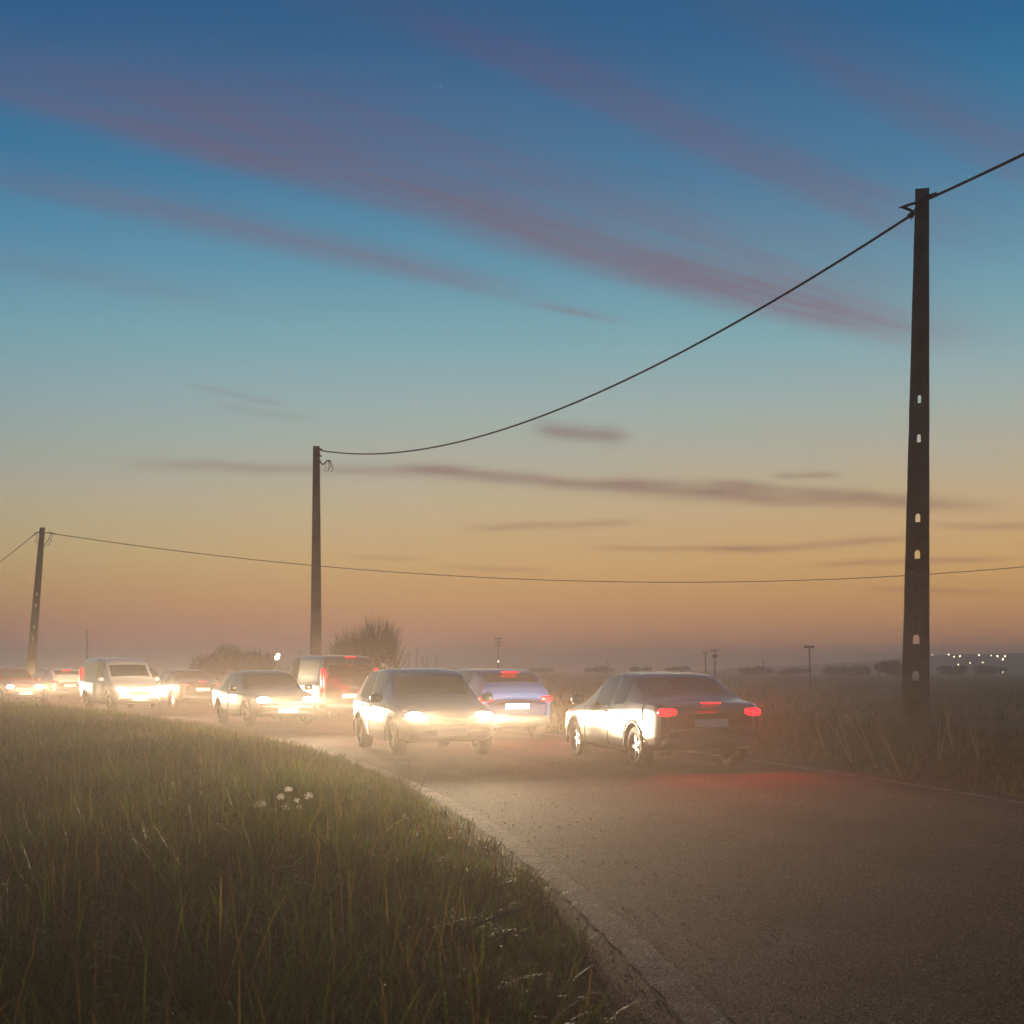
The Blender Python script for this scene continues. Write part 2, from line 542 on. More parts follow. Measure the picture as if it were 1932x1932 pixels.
for (y0, s0, s1, wd) in [(11.9, -0.1, 1.75, 0.016), (15.7, -0.1, 1.3, 0.012), (7.05, -0.09, 0.11, 0.014), (9.9, -0.09, 0.11, 0.010)]:
    mb = MB()
    n = 40
    top, bot = [], []
    zig = 0
    for i in range(n + 1):
        s = s0 + (s1 - s0) * i / n
        zig = zig * .8 + random.uniform(-.012, .012)
        wv = wd * (1 - 0.75 * i / n) * random.uniform(.6, 1.2)
        p, d = road_pt(y0 + zig + .10 * i / n * (s1 - s0), s, 0.0115)
        top.append(p + d * wv); bot.append(p - d * wv)
    mb.add(top + bot, [(i, i + 1, n + 2 + i, n + 1 + i) for i in range(n)])
    mb.build('crack', M['crack'], road)


# ------------------------------------------------------------------ ground
def vnoise(x, y, seed=0):
    """cheap smooth pseudo noise"""
    r = np.random.default_rng(seed)
    out = 0 * x
    for k in range(6):
        a_, ph, f = r.uniform(0, 6.28), r.uniform(0, 6.28), r.uniform(.5, 1.6)
        out = out + np.sin((x * np.cos(a_) + y * np.sin(a_)) * f + ph)
    return out / 6


def ground_z(x, y):
    s = road_s(x, y)
    left = np.clip(-s - 0.38, 0, None)
    right = np.clip(s - ROAD_W - 0.3, 0, None)
    z = -0.05 + 0 * s
    lz = 0.05 * np.clip(left / 0.15, 0, 1) + 0.10 * np.clip(left / 1.2, 0, 1) - 0.16 * np.clip((left - 1.5) / 5, 0, 1) + 0.09 * vnoise(x * 1.6, y * 1.6, 3) * np.clip(left / 1.0, 0, 1)
    rz = 0.05 * np.clip(right / 0.15, 0, 1) + 0.26 * np.clip(right / 1.6, 0, 1) - 0.42 * np.clip((right - 3.0) / 6, 0, 1) + 0.06 * vnoise(x * 1.4, y * 1.4, 5) * np.clip(right / 1.0, 0, 1)
    return z + np.where(left > 0, lz, 0) + np.where(right > 0, rz, 0)


sp = np.linspace(-1, 1, 361)
gx = np.sinh(sp * 4.2) / math.sinh(4.2) * 900
gy = np.sinh(sp * 4.2) / math.sinh(4.2) * 900 + 12
GX, GY = np.meshgrid(gx, gy)
GZ = ground_z(GX.ravel(), GY.ravel())
n = len(gx)
idx = np.arange(n * n).reshape(n, n)
quads = np.stack([idx[:-1, :-1], idx[:-1, 1:], idx[1:, 1:], idx[1:, :-1]], -1).reshape(-1, 4)
gm = np_mesh('ground', np.stack([GX.ravel(), GY.ravel(), GZ], 1), quads)
gm.shade_smooth()
tag(link('ground', gm, M['soil']), kind='structure', label='dark grassy plain on both sides of the road')


# ------------------------------------------------------------------ grass
def blades(x, y, h, wd, lean, colors, seed=0, curl=0.5, head=None):
    """tapered bent blades: 7 vertices each"""
    r = np.random.default_rng(seed)
    N = len(x)
    z = ground_z(x, y) - 0.02
    az_ = r.uniform(0, 2 * np.pi, N)
    la = r.normal(0, lean, N) * h
    ldx, ldy = np.cos(az_) * la, np.sin(az_) * la
    face = r.uniform(0, np.pi, N)
    wx, wy = np.cos(face) * wd / 2, np.sin(face) * wd / 2
    V = np.zeros((N, 7, 3), np.float32)
    for k, (f, wf) in enumerate([(0, 1.0), (0.42, 0.85), (0.78, 0.5)]):
        b_ = f ** 1.8
        zz = z + h * f * (1 - curl * 0.25 * f * np.abs(la / h))
        V[:, 2 * k, 0] = x + ldx * b_ - wx * wf; V[:, 2 * k, 1] = y + ldy * b_ - wy * wf; V[:, 2 * k, 2] = zz
        V[:, 2 * k + 1, 0] = x + ldx * b_ + wx * wf; V[:, 2 * k + 1, 1] = y + ldy * b_ + wy * wf; V[:, 2 * k + 1, 2] = zz
    V[:, 6, 0] = x + ldx; V[:, 6, 1] = y + ldy; V[:, 6, 2] = z + h * (1 - curl * 0.35 * np.abs(la / h))
    b0 = (np.arange(N) * 7)[:, None]
    Q = np.concatenate([b0 + np.array([0, 1, 3, 2]), b0 + np.array([2, 3, 5, 4])])
    T = b0 + np.array([4, 5, 6])
    C = np.ones((N, 7, 4), np.float32)
    C[:, :, :3] = colors[:, None, :]
    return V.reshape(-1, 3), Q, T, C.reshape(-1, 4)


def tints(N, dry, seed):
    r = np.random.default_rng(seed)
    gcol = np.array([0.034, 0.064, 0.007]); g2 = np.array([0.085, 0.115, 0.014]); dcol = np.array([0.20, 0.135, 0.040]); d2 = np.array([0.10, 0.060, 0.020])
    t1, t2 = r.random((N, 1)), r.random((N, 1))
    green = gcol + (g2 - gcol) * t1
    straw = dcol + (d2 - dcol) * t1
    pick = (r.random((N, 1)) < (dry[:, None] if np.ndim(dry) else dry))
    return (np.where(pick, straw, green) * (0.60 + 0.42 * t2)).astype(np.float32)


def scatter(N, y0, y1, side, smax, seed, power=1.0, clump=0.5):
    """points on the verge, inside the view wedge (and a margin beside it)"""
    r = np.random.default_rng(seed)
    xs, ys = [], []
    got = 0
    while got < N:
        m_ = N * 3
        y = y0 + (y1 - y0) * r.random(m_) ** power
        half = 0.40 * y + 1.5
        x = r.uniform(-1, 1, m_) * half
        s = road_s(x, y)
        edge = 0.10 * vnoise(x * 3, y * 3, 9)
        ok = (s < -0.36 + 0.20 * np.clip((y - 7) / 5, 0, 1) + edge * 1.6) & (s > -smax) if side < 0 else (s > ROAD_W + 0.42 + edge) & (s < ROAD_W + smax)
        ok &= (0.5 + 0.5 * vnoise(x * 2.2, y * 2.2, 21) + clump * r.random(m_)) > 0.42
        xs.append(x[ok]); ys.append(y[ok]); got += ok.sum()
    return np.concatenate(xs)[:N], np.concatenate(ys)[:N]


def grass_object(name, sets, label, extra=()):
    Vs, Qs, Ts, Cs, off = [], [], [], [], 0
    for V_, Q_, T_, C_ in extra:
        Vs.append(V_); Qs.append(Q_ + off); Ts.append(T_ + off); Cs.append(C_); off += len(V_)
    for k, (x, y, h, wd, lean, dry) in enumerate(sets):
        V_, Q_, T_, C_ = blades(x, y, h, wd, lean, tints(len(x), dry, 40 + k), 60 + k)
        Vs.append(V_); Qs.append(Q_ + off); Ts.append(T_ + off); Cs.append(C_); off += len(V_)
    me = np_mesh(name, np.concatenate(Vs), np.concatenate(Qs), np.concatenate(Ts), np.concatenate(Cs))
    return tag(link(name, me, M['grass']), label, 'grass', kind='stuff')


def tufts(x, y, per, L, wd, dry, seed, droop=0.72, spread=0.05):
    """clumps of arching blades fanning out of one root: 9 vertices per blade"""
    r = np.random.default_rng(seed)
    nt_ = len(x)
    per_t = np.maximum(3, (per * r.uniform(.5, 1.5, nt_)).astype(int))
    ti = np.repeat(np.arange(nt_), per_t)
    N = len(ti)
    sc = (.5 + .9 * r.random(nt_) ** 1.4)[ti]
    la = r.uniform(0, 2 * np.pi, nt_)[ti]; lm = r.uniform(0, .6, nt_)[ti]
    az_ = r.uniform(0, 2 * np.pi, N)
    out = r.random(N) ** .6
    dx_ = np.cos(az_) * out * .95 + np.cos(la) * lm; dy_ = np.sin(az_) * out * .95 + np.sin(la) * lm
    bx = x[ti] + np.cos(az_) * r.random(N) * spread; by = y[ti] + np.sin(az_) * r.random(N) * spread
    bz_ = ground_z(bx, by) - .02
    Ln = L[ti] * sc * r.uniform(.45, 1.15, N)
    lean = np.hypot(dx_, dy_)
    kd = droop * np.clip(lean, 0, 1.1) * r.uniform(.5, 1.25, N)
    w_ = wd * r.uniform(.55, 1.35, N)
    fa = az_ + np.pi / 2 + r.normal(0, .5, N)
    wx, wy = np.cos(fa) * w_ / 2, np.sin(fa) * w_ / 2
    V = np.zeros((N, 9, 3), np.float32)
    for k, (f, wf) in enumerate([(0, .8), (.3, 1.0), (.58, .85), (.82, .5), (1.0, 0)]):
        hx_ = f ** 1.5 * Ln * .8
        cx_, cy_, cz_ = bx + dx_ * hx_, by + dy_ * hx_, bz_ + Ln * (f - kd * f ** 2.2)
        if k < 4:
            for q_, sg in ((0, -1), (1, 1)):
                V[:, 2 * k + q_, 0] = cx_ + sg * wx * wf; V[:, 2 * k + q_, 1] = cy_ + sg * wy * wf; V[:, 2 * k + q_, 2] = cz_
        else:
            V[:, 8, 0] = cx_; V[:, 8, 1] = cy_; V[:, 8, 2] = cz_
    b0 = (np.arange(N) * 9)[:, None]
    Q = np.concatenate([b0 + np.array([0, 1, 3, 2]), b0 + np.array([2, 3, 5, 4]), b0 + np.array([4, 5, 7, 6])])
    T = b0 + np.array([6, 7, 8])
    dr = np.clip(dry[ti] + r.normal(0, .12, N), 0, 1)
    C = np.ones((N, 9, 4), np.float32)
    tint_ = tints(N, dr, seed + 1) * r.uniform(.45, 1.5, nt_)[ti][:, None]
    C[:, :, :3] = tint_[:, None, :]
    return V.reshape(-1, 3), Q, T, C.reshape(-1, 4)


r0 = np.random.default_rng(5)
sets = []
extra = []
for (N, per, ya, yb, smax, hm, wd, pw) in [(2600, 24, 2.4, 10, 9, .38, .0085, .75), (3600, 17, 8.5, 24, 14, .40, .011, .75), (7500, 9, 20, 66, 28, .55, .018, .8)]:
    x, y = scatter(N, ya, yb, -1, smax, int(N + ya), pw, .8)
    s = -road_s(x, y)
    L = hm * (0.50 + 0.65 * np.clip((s - .4) / 1.4, 0, 1)) * (0.62 + 0.75 * (0.5 + 0.5 * vnoise(x * 1.1, y * 1.1, 33))) * (1 - .45 * np.clip((y - 12) / 14, 0, 1))
    dry = np.clip(0.20 + 0.40 * vnoise(x * .9, y * .9, 8) + 0.26 * np.clip((y - 9) / 10, 0, 1), 0, 1)
    extra.append(tufts(x, y, per, L, wd, dry, int(N)))
for (N, ya, yb, smax, hm, wd, pw) in [(16000, 2.4, 10, 9, .12, .006, .8), (22000, 8, 26, 14, .16, .010, .7), (22000, 22, 62, 26, .20, .018, .8)]:
    x, y = scatter(N, ya, yb, -1, smax, int(N + ya))
    h = hm * (0.5 + 0.9 * r0.random(len(x)))
    dry = np.clip(0.45 + 0.30 * vnoise(x * .9, y * .9, 8), 0, 1)
    sets.append((x, y, h, wd * (0.6 + 0.8 * r0.random(len(x))), 0.5, dry))
ye = 4.5 + 16 * r0.random(95); se = -0.40 + 0.34 * r0.random(95) ** 2.2
pe = np.array([road_pt(float(a_), float(b_))[0][:2] for a_, b_ in zip(ye, se)])
extra.append(tufts(pe[:, 0], pe[:, 1], 9, .08 + .13 * r0.random(95), .006, .2 + .5 * r0.random(95), 919))
# thin upright straw standing above the grass
x, y = scatter(2300, 3.6, 40, -1, 16, 77, 1.3)
k_ = -road_s(x, y) > 1.0
x, y = x[k_], y[k_]
sets.append((x, y, (0.30 + 0.40 * r0.random(len(x))) * (1 - .4 * np.clip((y - 12) / 14, 0, 1)), 0.0052 + 0 * x, 0.20, 0.95 + 0 * x))
grass_object('verge_grass', sets, 'long rough grass on the near verge beside the worn road edge', extra)
sets = []
extra = []
for (N, per, ya, yb, smax, hm, wd) in [(3600, 16, 14, 42, 6.5, .34, .010), (3200, 8, 38, 95, 7, .38, .02)]:
    x, y = scatter(N, ya, yb, 1, smax, int(N + ya), .8, .8)
    L = hm * (0.6 + 0.5 * np.clip((road_s(x, y) - ROAD_W - .4) / 1.5, 0, 1)) * (0.7 + 0.5 * (0.5 + 0.5 * vnoise(x * 2, y * 2, 12)))
    extra.append(tufts(x, y, per, L, wd, np.full(len(x), .40), int(N)))
x, y = scatter(22000, 14, 60, 1, 7, 991, .8)
sets.append((x, y, .25 * (.5 + r0.random(len(x))), 0.012 + 0 * x, .5, np.full(len(x), .6)))
grass_object('far_verge_grass', sets, 'dry tufted grass on the far verge around the pole foot', extra)
x = rng.uniform(-0.5, 0.55, 42000); y = 45 + 230 * rng.random(42000) ** 1.3; x = x * y
k_ = road_s(x, y) > ROAD_W + 5
k_ |= road_s(x, y) < -20
x, y = x[k_], y[k_]
grass_object('field_grass', [(x, y, 0.15 + .2 * rng.random(len(x)), 0.05 + .05 * rng.random(len(x)), .4, np.full(len(x), .15))], 'dark rough grass over the open field beyond the road')

# loose grit along the road edge
N = 3400
yy = 3.5 + 20 * rng.random(N) ** 1.2
ss = np.where(rng.random(N) < .5, rng.normal(-0.2, .12, N), np.abs(rng.normal(0, 1.6, N)))
base_o = np.array([[1, 0, 0], [-.5, .87, 0], [-.5, -.87, 0], [0, 0, .8], [0, 0, -.8]], np.float32)
ptsg = np.array([road_pt(float(a_), float(np.clip(b_, -.45, 6)), 0.0)[0] for a_, b_ in zip(yy, ss)], np.float32)
sz = (0.0035 + 0.0065 * rng.random(N) ** 3)[:, None, None]
V_ = ptsg[:, None, :] + base_o[None] * sz * rng.uniform(.6, 1.3, (N, 5, 1)) + np.array([0, 0, .003])
T_ = (np.arange(N) * 5)[:, None, None] + np.array([[0, 1, 3], [1, 2, 3], [2, 0, 3], [1, 0, 4], [2, 1, 4], [0, 2, 4]])
gmesh = np_mesh('grit', V_.reshape(-1, 3), None, T_.reshape(-1, 3))
tag(link('grit', gmesh, M['gravel']), 'loose pale grit scattered over the near road edge', 'grit', kind='stuff')


# ------------------------------------------------------------------ plants
def curve_pts(p0, d, L, bend, n=6):
    pts = [Vector(p0)]
    d = Vector(d).normalized()
    for i in range(n):
        d = (d + Vector(bend) / n).normalized()
        pts.append(pts[-1] + d * (L / n))
    return pts


def gz(x, y): return float(ground_z(np.array([x]), np.array([y]))[0])


def bramble(name, label, cat, pos, n, hmin, hmax, spread, mat, r=0.006, branch=3, droop=0.0, group=None, seed=1):
    rr = random.Random(seed)
    root = tag(empty(name, pos), label, cat, group)
    for i in range(n):
        h = rr.uniform(hmin, hmax)
        a_ = rr.uniform(0, 6.28)
        off = Vector((math.cos(a_), math.sin(a_), 0)) * rr.uniform(0, spread * .4)
        lean = Vector((math.cos(a_) * spread * rr.uniform(.2, 1) / max(h, .1), math.sin(a_) * spread * rr.uniform(.2, 1) / max(h, .1), 1))
        bend = Vector((math.cos(a_), math.sin(a_), 0)) * droop * rr.uniform(.4, 1.3) - Vector((0, 0, droop * rr.uniform(.2, .9)))
        pts = curve_pts(off, lean, h, bend, 8)
        mb = MB()
        mb.tube(pts, r, r * .3, 4)
        for b_ in range(branch):
            k = rr.randint(2, 7)
            d = (pts[min(k + 1, 8)] - pts[k]).normalized()
            sd = Vector((rr.uniform(-1, 1), rr.uniform(-1, 1), rr.uniform(.2, .9)))
            mb.tube(curve_pts(pts[k], d + sd * .8, h * rr.uniform(.08, .22), bend * .4, 3), r * .5, r * .2, 3)
        mb.build('stem', mat, root)
    return root


def shrub(name, label, cat, pos, rx, h, ntwig, nleaf, seed, group=None, tw=0.02, ls=0.09, spiky=0.25, col=(0.045, 0.036, 0.02), nstem=7):
    """bare-branched winter shrub: stems, a haze of upward twigs, and small leaf clumps"""
    r = np.random.default_rng(seed)
    rr = random.Random(seed)
    root = tag(empty(name, pos), label, cat, group)
    for i in range(nstem):
        a_ = rr.uniform(0, 6.28)
        f = rr.uniform(.1, .85)
        d = Vector((math.cos(a_) * f * rx / h * 1.3, math.sin(a_) * f * rx / h * 1.3, 1))
        pts = curve_pts((math.cos(a_) * .15 * rx, math.sin(a_) * .15 * rx, -.1), d, h * rr.uniform(.6, .85), (math.cos(a_) * .2, math.sin(a_) * .2, .1), 6)
        mb = MB(); mb.tube(pts, h * .014, h * .005, 5); mb.build('trunk', M['bark'], root)
    lob = [(rr.uniform(-.55, .55) * rx, rr.uniform(-.55, .55) * rx, rr.uniform(.32, .62) * h, rr.uniform(.38, .6)) for _ in range(9)]
    # twigs: thin tapering ribbons rising out of the lobes
    li = r.integers(0, len(lob), ntwig)
    L = np.array(lob)[li]
    th, ph = r.uniform(0, 2 * np.pi, ntwig), np.arccos(r.uniform(-.35, 1, ntwig))
    rad = r.uniform(.45, 1.0, ntwig) ** .6
    n_ = np.stack([np.sin(ph) * np.cos(th), np.sin(ph) * np.sin(th), np.cos(ph)], 1)
    b0 = L[:, :3] + n_ * (rad * L[:, 3])[:, None] * np.array([rx * .8, rx * .8, h * .42])
    b0[:, 2] = np.clip(b0[:, 2], .05, h * .93)
    d = n_ * .5 + np.array([0, 0, 1.0]) + r.normal(0, .28, (ntwig, 3))
    d /= np.linalg.norm(d, axis=1)[:, None]
    ln = h * r.uniform(.07, spiky, ntwig)[:, None]
    tip = b0 + d * ln
    sd = np.stack([np.cos(th), np.sin(th), 0 * th], 1) * tw * r.uniform(.4, 1, (ntwig, 1))
    V1 = np.stack([b0 - sd, b0 + sd, tip], 1).reshape(-1, 3)
    T1 = np.arange(ntwig * 3).reshape(-1, 3)
    # leaf clumps
    li = r.integers(0, len(lob), nleaf)
    L = np.array(lob)[li]
    th, ph = r.uniform(0, 2 * np.pi, nleaf), np.arccos(r.uniform(-.6, 1, nleaf))
    n_ = np.stack([np.sin(ph) * np.cos(th), np.sin(ph) * np.sin(th), np.cos(ph)], 1)
    c = L[:, :3] + n_ * (r.uniform(.2, 1, nleaf) ** .5 * L[:, 3])[:, None] * np.array([rx * .75, rx * .75, h * .36])
    c[:, 2] = np.clip(c[:, 2], .05, None)
    e1, e2 = r.normal(0, 1, (nleaf, 3)), r.normal(0, 1, (nleaf, 3))
    e1 *= ls / np.linalg.norm(e1, axis=1)[:, None]; e2 *= ls * .6 / np.linalg.norm(e2, axis=1)[:, None]
    V2 = np.stack([c - e1, c + e2, c + e1, c - e2], 1).reshape(-1, 3)
    Q2 = np.arange(nleaf * 4).reshape(-1, 4) + len(V1)
    V_ = np.concatenate([V1, V2])
    C = np.ones((len(V_), 4), np.float32)
    vary = np.concatenate([np.repeat(r.uniform(.6, 1.3, ntwig), 3), np.repeat(r.uniform(.6, 1.4, nleaf), 4)])
    C[:, :3] = np.array(col)[None] * vary[:, None]
    me = np_mesh('crown', V_, Q2, T1, C)
    link('crown', me, M['twig'], root)
    return root


def at_ground(px, Y):
    X = (px - CX) / FPX * Y
    return (X, Y, gz(X, Y))


# shrubs in the mist
shrub('shrub', 'dense round shrub with bare twigs close behind the middle pole', 'shrub', at_ground(688, 62), 1.5, 3.7, 4800, 4200, 3, tw=.014, ls=.07, spiky=.36)
bramble('bramble', 'arching bare bramble canes around the foot of the middle pole', 'bramble', at_ground(600, 53), 26, 1.4, 3.6, .9, M['dark_stem'], .009, 4, 1.3, seed=4)
bramble('bare_sapling', 'thin bare upright saplings beside the dense round shrub', 'sapling', at_ground(778, 62), 9, 1.6, 3.0, .6, M['dark_stem'], .009, 5, .15, seed=6)
bramble('bare_sapling', 'lowest thin bare saplings standing apart on the misty verge', 'sapling', at_ground(815, 64), 7, 1.2, 2.6, .5, M['dark_stem'], .009, 5, .2, seed=7)
for px, w_, top, sd, lb in [(392, 1.9, 1222, 21, 'lowest rounded shrub at the open end of the misty clump'), (432, 2.3, 1202, 22, 'tallest twiggy shrub in the middle of the misty clump'),
                            (488, 2.0, 1207, 23, 'broad rounded shrub of the misty clump beside the twin lamps')]:
    Y = 118
    shrub('shrub', lb, 'shrub', at_ground(px, Y), w_, 1.5 + (HY - top) / FPX * Y, 2600, 3000, sd, 'misty clump of shrubs', tw=.03, ls=.13, spiky=.22)
# distant trees along the horizon
far = [(1668, 1238, 170, 1.7, 'twin-headed dark tree standing near the tall holed pole'), (1690, 1240, 172, 1.2, 'narrow dark tree beside the twin-headed tree'),
       (1610, 1249, 200, 3.2, 'low wide bush between the flat sign and the tall holed pole'), (1575, 1251, 205, 2.2, 'small low bush close to the flat sign'),
       (1430, 1252, 240, 3.6, 'wide flat bush on the horizon past the twin posts'), (1280, 1253, 260, 3.0, 'small rounded bush on the horizon before the twin posts'),
       (1210, 1251, 270, 2.4, 'pale bush on the horizon beyond the tail lights'), (1130, 1253, 290, 4.0, 'faint long bush on the horizon past the crossarm pole'),
       (1020, 1254, 300, 3.5, 'faintest low bush close to the crossarm pole'), (1800, 1250, 210, 3.0, 'dark low bush just past the tall holed pole'),
       (1870, 1248, 220, 3.2, 'dark bush under the lights of the hill'), (1500, 1254, 250, 4.0, 'low dark bush just before the flat sign'),
       (250, 1250, 140, 3.2, 'faint low bush on the misty side of the thin post'), (200, 1252, 150, 2.5, 'faint low bush behind the thin lone post')]
for i, (px, top, Y, w_, lb) in enumerate(far):
    shrub('distant_tree' if i < 2 else 'distant_bush', lb, 'tree' if i < 2 else 'bush', at_ground(px, Y), w_, CAM_Z + (HY - top) / FPX * Y + .2, 700, 1500, 50 + i, 'trees and bushes on the horizon', tw=.05, ls=.22, spiky=.16, nstem=4)

# tall dry stalks on the far verge
for i, (px, Y, h, ln, sd, lb) in enumerate([
        (1655, 20.5, 1.35, -.75, 1, 'tallest leaning dry stalk left of the holed pole'), (1700, 19.5, 1.15, -.55, 2, 'dry stalk leaning away from the holed pole foot'),
        (1610, 21.0, 1.2, -.5, 3, 'slender dry stalk between flat sign and holed pole'), (1770, 20.0, 1.15, .28, 4, 'upright dry stalk hugging the holed pole'),
        (1800, 20.5, 1.2, -.25, 5, 'bent dry stalk beyond the holed pole'), (1560, 22.0, 1.0, -.3, 6, 'short dry stalk under the flat sign'),
        (1295, 26.0, 1.0, .05, 7, 'straight pale reed by the verge under the twin posts'), (1272, 27.0, .95, .05, 8, 'shorter straight pale reed beside its taller neighbour'),
        (1850, 19.0, 1.05, -.35, 9, 'dry stalk leaning in the grass under the hill')]):
    bramble('dry_stalk', lb, 'plant', at_ground(px, Y), 2, h * .75, h, .04, M['stem'], .008, 4, .18, 'dry stalks on the far verge', 80 + i)
    bpy.context.scene.objects[-1]
# (lean is given by turning each stalk about its foot)
for o, ln in zip([o for o in COL.objects if o.name.split('.')[0] == 'dry_stalk'], (-.42, -.34, -.36, .14, -.2, -.22, .03, .03, -.26)):
    o.rotation_euler = (0, ln, 0)

# near verge plants
bramble('dark_shoots', 'dark leafless upright shoots at the grass edge beside the road', 'plant', at_ground(772, 15.6), 8, .3, .55, .24, M['dark_stem'], .0045, 3, .12, seed=31)
bramble('dark_shoots', 'small forked dark twig poking over the asphalt edge', 'plant', at_ground(838, 14.2), 3, .12, .24, .10, M['dark_stem'], .004, 3, .2, seed=32)


def fluff(pos, h, seed, label='white fluffy seed head on a thin stalk in the grass', size=.02):
    rr = random.Random(seed)
    root = tag(empty('seed_head', pos), label, 'flower', 'fluffy seed heads in the grass')
    tip = Vector((rr.uniform(-.05, .05), rr.uniform(-.05, .05), h))
    mb = MB(); mb.tube([(0, 0, -.02), tip * .5 + Vector((.01, 0, 0)), tip], .0028, .0018, 4); mb.build('stalk', M['stem'], root)
    mb = MB()
    for _ in range(70):
        z_ = rr.uniform(-.5, 1); a_ = rr.uniform(0, 6.28); q_ = math.sqrt(1 - z_ * z_)
        d = Vector((q_ * math.cos(a_), q_ * math.sin(a_), z_))
        e = d.cross(Vector((.3, .8, .5))).normalized() * .0045
        f_ = d.cross(e).normalized() * .0045
        p = tip + d * size
        mb.add([tip + d * .003 + e * .12, tip + d * .003 - e * .12, p - d * .004], [(0, 1, 2)])
        mb.add([p - e, p + f_, p + e, p - f_], [(0, 1, 2, 3)])
    mb.build('fluff', M['seed'], root)


for i, (px, py) in enumerate([(534, 1498), (538, 1512), (570, 1511), (566, 1518), (504, 1524), (535, 1530), (556, 1531), (520, 1536), (490, 1527), (548, 1496)]):
    Y = 11.2 + .15 * i
    X = (px - CX) / FPX * Y
    z0 = gz(X, Y)
    hh = CAM_Z + (HY - py) / FPX * Y - z0 + .03
    fluff((X, Y, z0), hh, i, size=.026 + .006 * (i % 3))


def leafy_weed(name, label, pos, h, n, seed, leaf=.05):
    rr = random.Random(seed)
    root = tag(empty(name, pos), label, 'plant')
    pts = curve_pts((0, 0, -.02), (rr.uniform(-.1, .1), 0, 1), h, (rr.uniform(-.2, .2), 0, 0), 8)
    mb = MB(); mb.tube(pts, .006, .003, 5); mb.build('stem', M['dark_stem'], root)
    for i in range(n):
        f = .15 + .85 * i / n
        k = f * 8
        p = pts[int(min(k, 7))].lerp(pts[min(int(k) + 1, 8)], k % 1)
        a_ = i * 2.4 + rr.uniform(-.3, .3)
        d = Vector((math.cos(a_), math.sin(a_), .35)); sd = Vector((-math.sin(a_), math.cos(a_), 0))
        L = leaf * (1.25 - .7 * f) * rr.uniform(.8, 1.3)
        vs = []
        for t_, wd in ((0, .05), (.3, .42), (.6, .40), (.85, .2), (1.0, .02)):
            c = p + d * L * t_ - Vector((0, 0, .55 * L * t_ * t_))
            vs += [c - sd * wd * L * .5, c + Vector((0, 0, -.06 * L)), c + sd * wd * L * .5]
        mb = MB(); mb.add(vs, [(3 * j + c, 3 * j + c + 1, 3 * j + c + 4, 3 * j + c + 3) for j in range(4) for c in range(2)])
        mb.build('leaf', M['leaf'], root)


leafy_weed('leafy_weed', 'tall weed with pairs of yellow-green leaves in the darkest grass', at_ground(205, 5.0), .72, 22, 3, .07)
leafy_weed('leafy_weed', 'low broad-leaved weed under the fluffy seed heads', at_ground(545, 7.6), .42, 16, 5, .10)
leafy_weed('leafy_weed', 'small leafy weed beside the tall yellow-green weed', at_ground(270, 4.8), .40, 12, 8, .06)
# dead branch lying in the grass
root = tag(empty('dead_branch', at_ground(880, 6.3)), 'dark dead forked branch lying across the near grass', 'branch')
mb = MB()
mb.tube([(-.32, -.25, .12), (-.14, -.1, .22), (.05, .05, .30), (.25, .12, .36)], .010, .004, 6); mb.build('limb', M['bark'], root)
mb = MB(); mb.tube([(-.14, -.1, .22), (0, .0, .22), (.18, .02, .26), (.3, .05, .25)], .006, .003, 5); mb.build('twig', M['bark'], root)
mb = MB(); mb.tube([(-.02, -.02, .26), (.06, .08, .38), (.1, .12, .44)], .004, .002, 5); mb.build('twig', M['bark'], root)


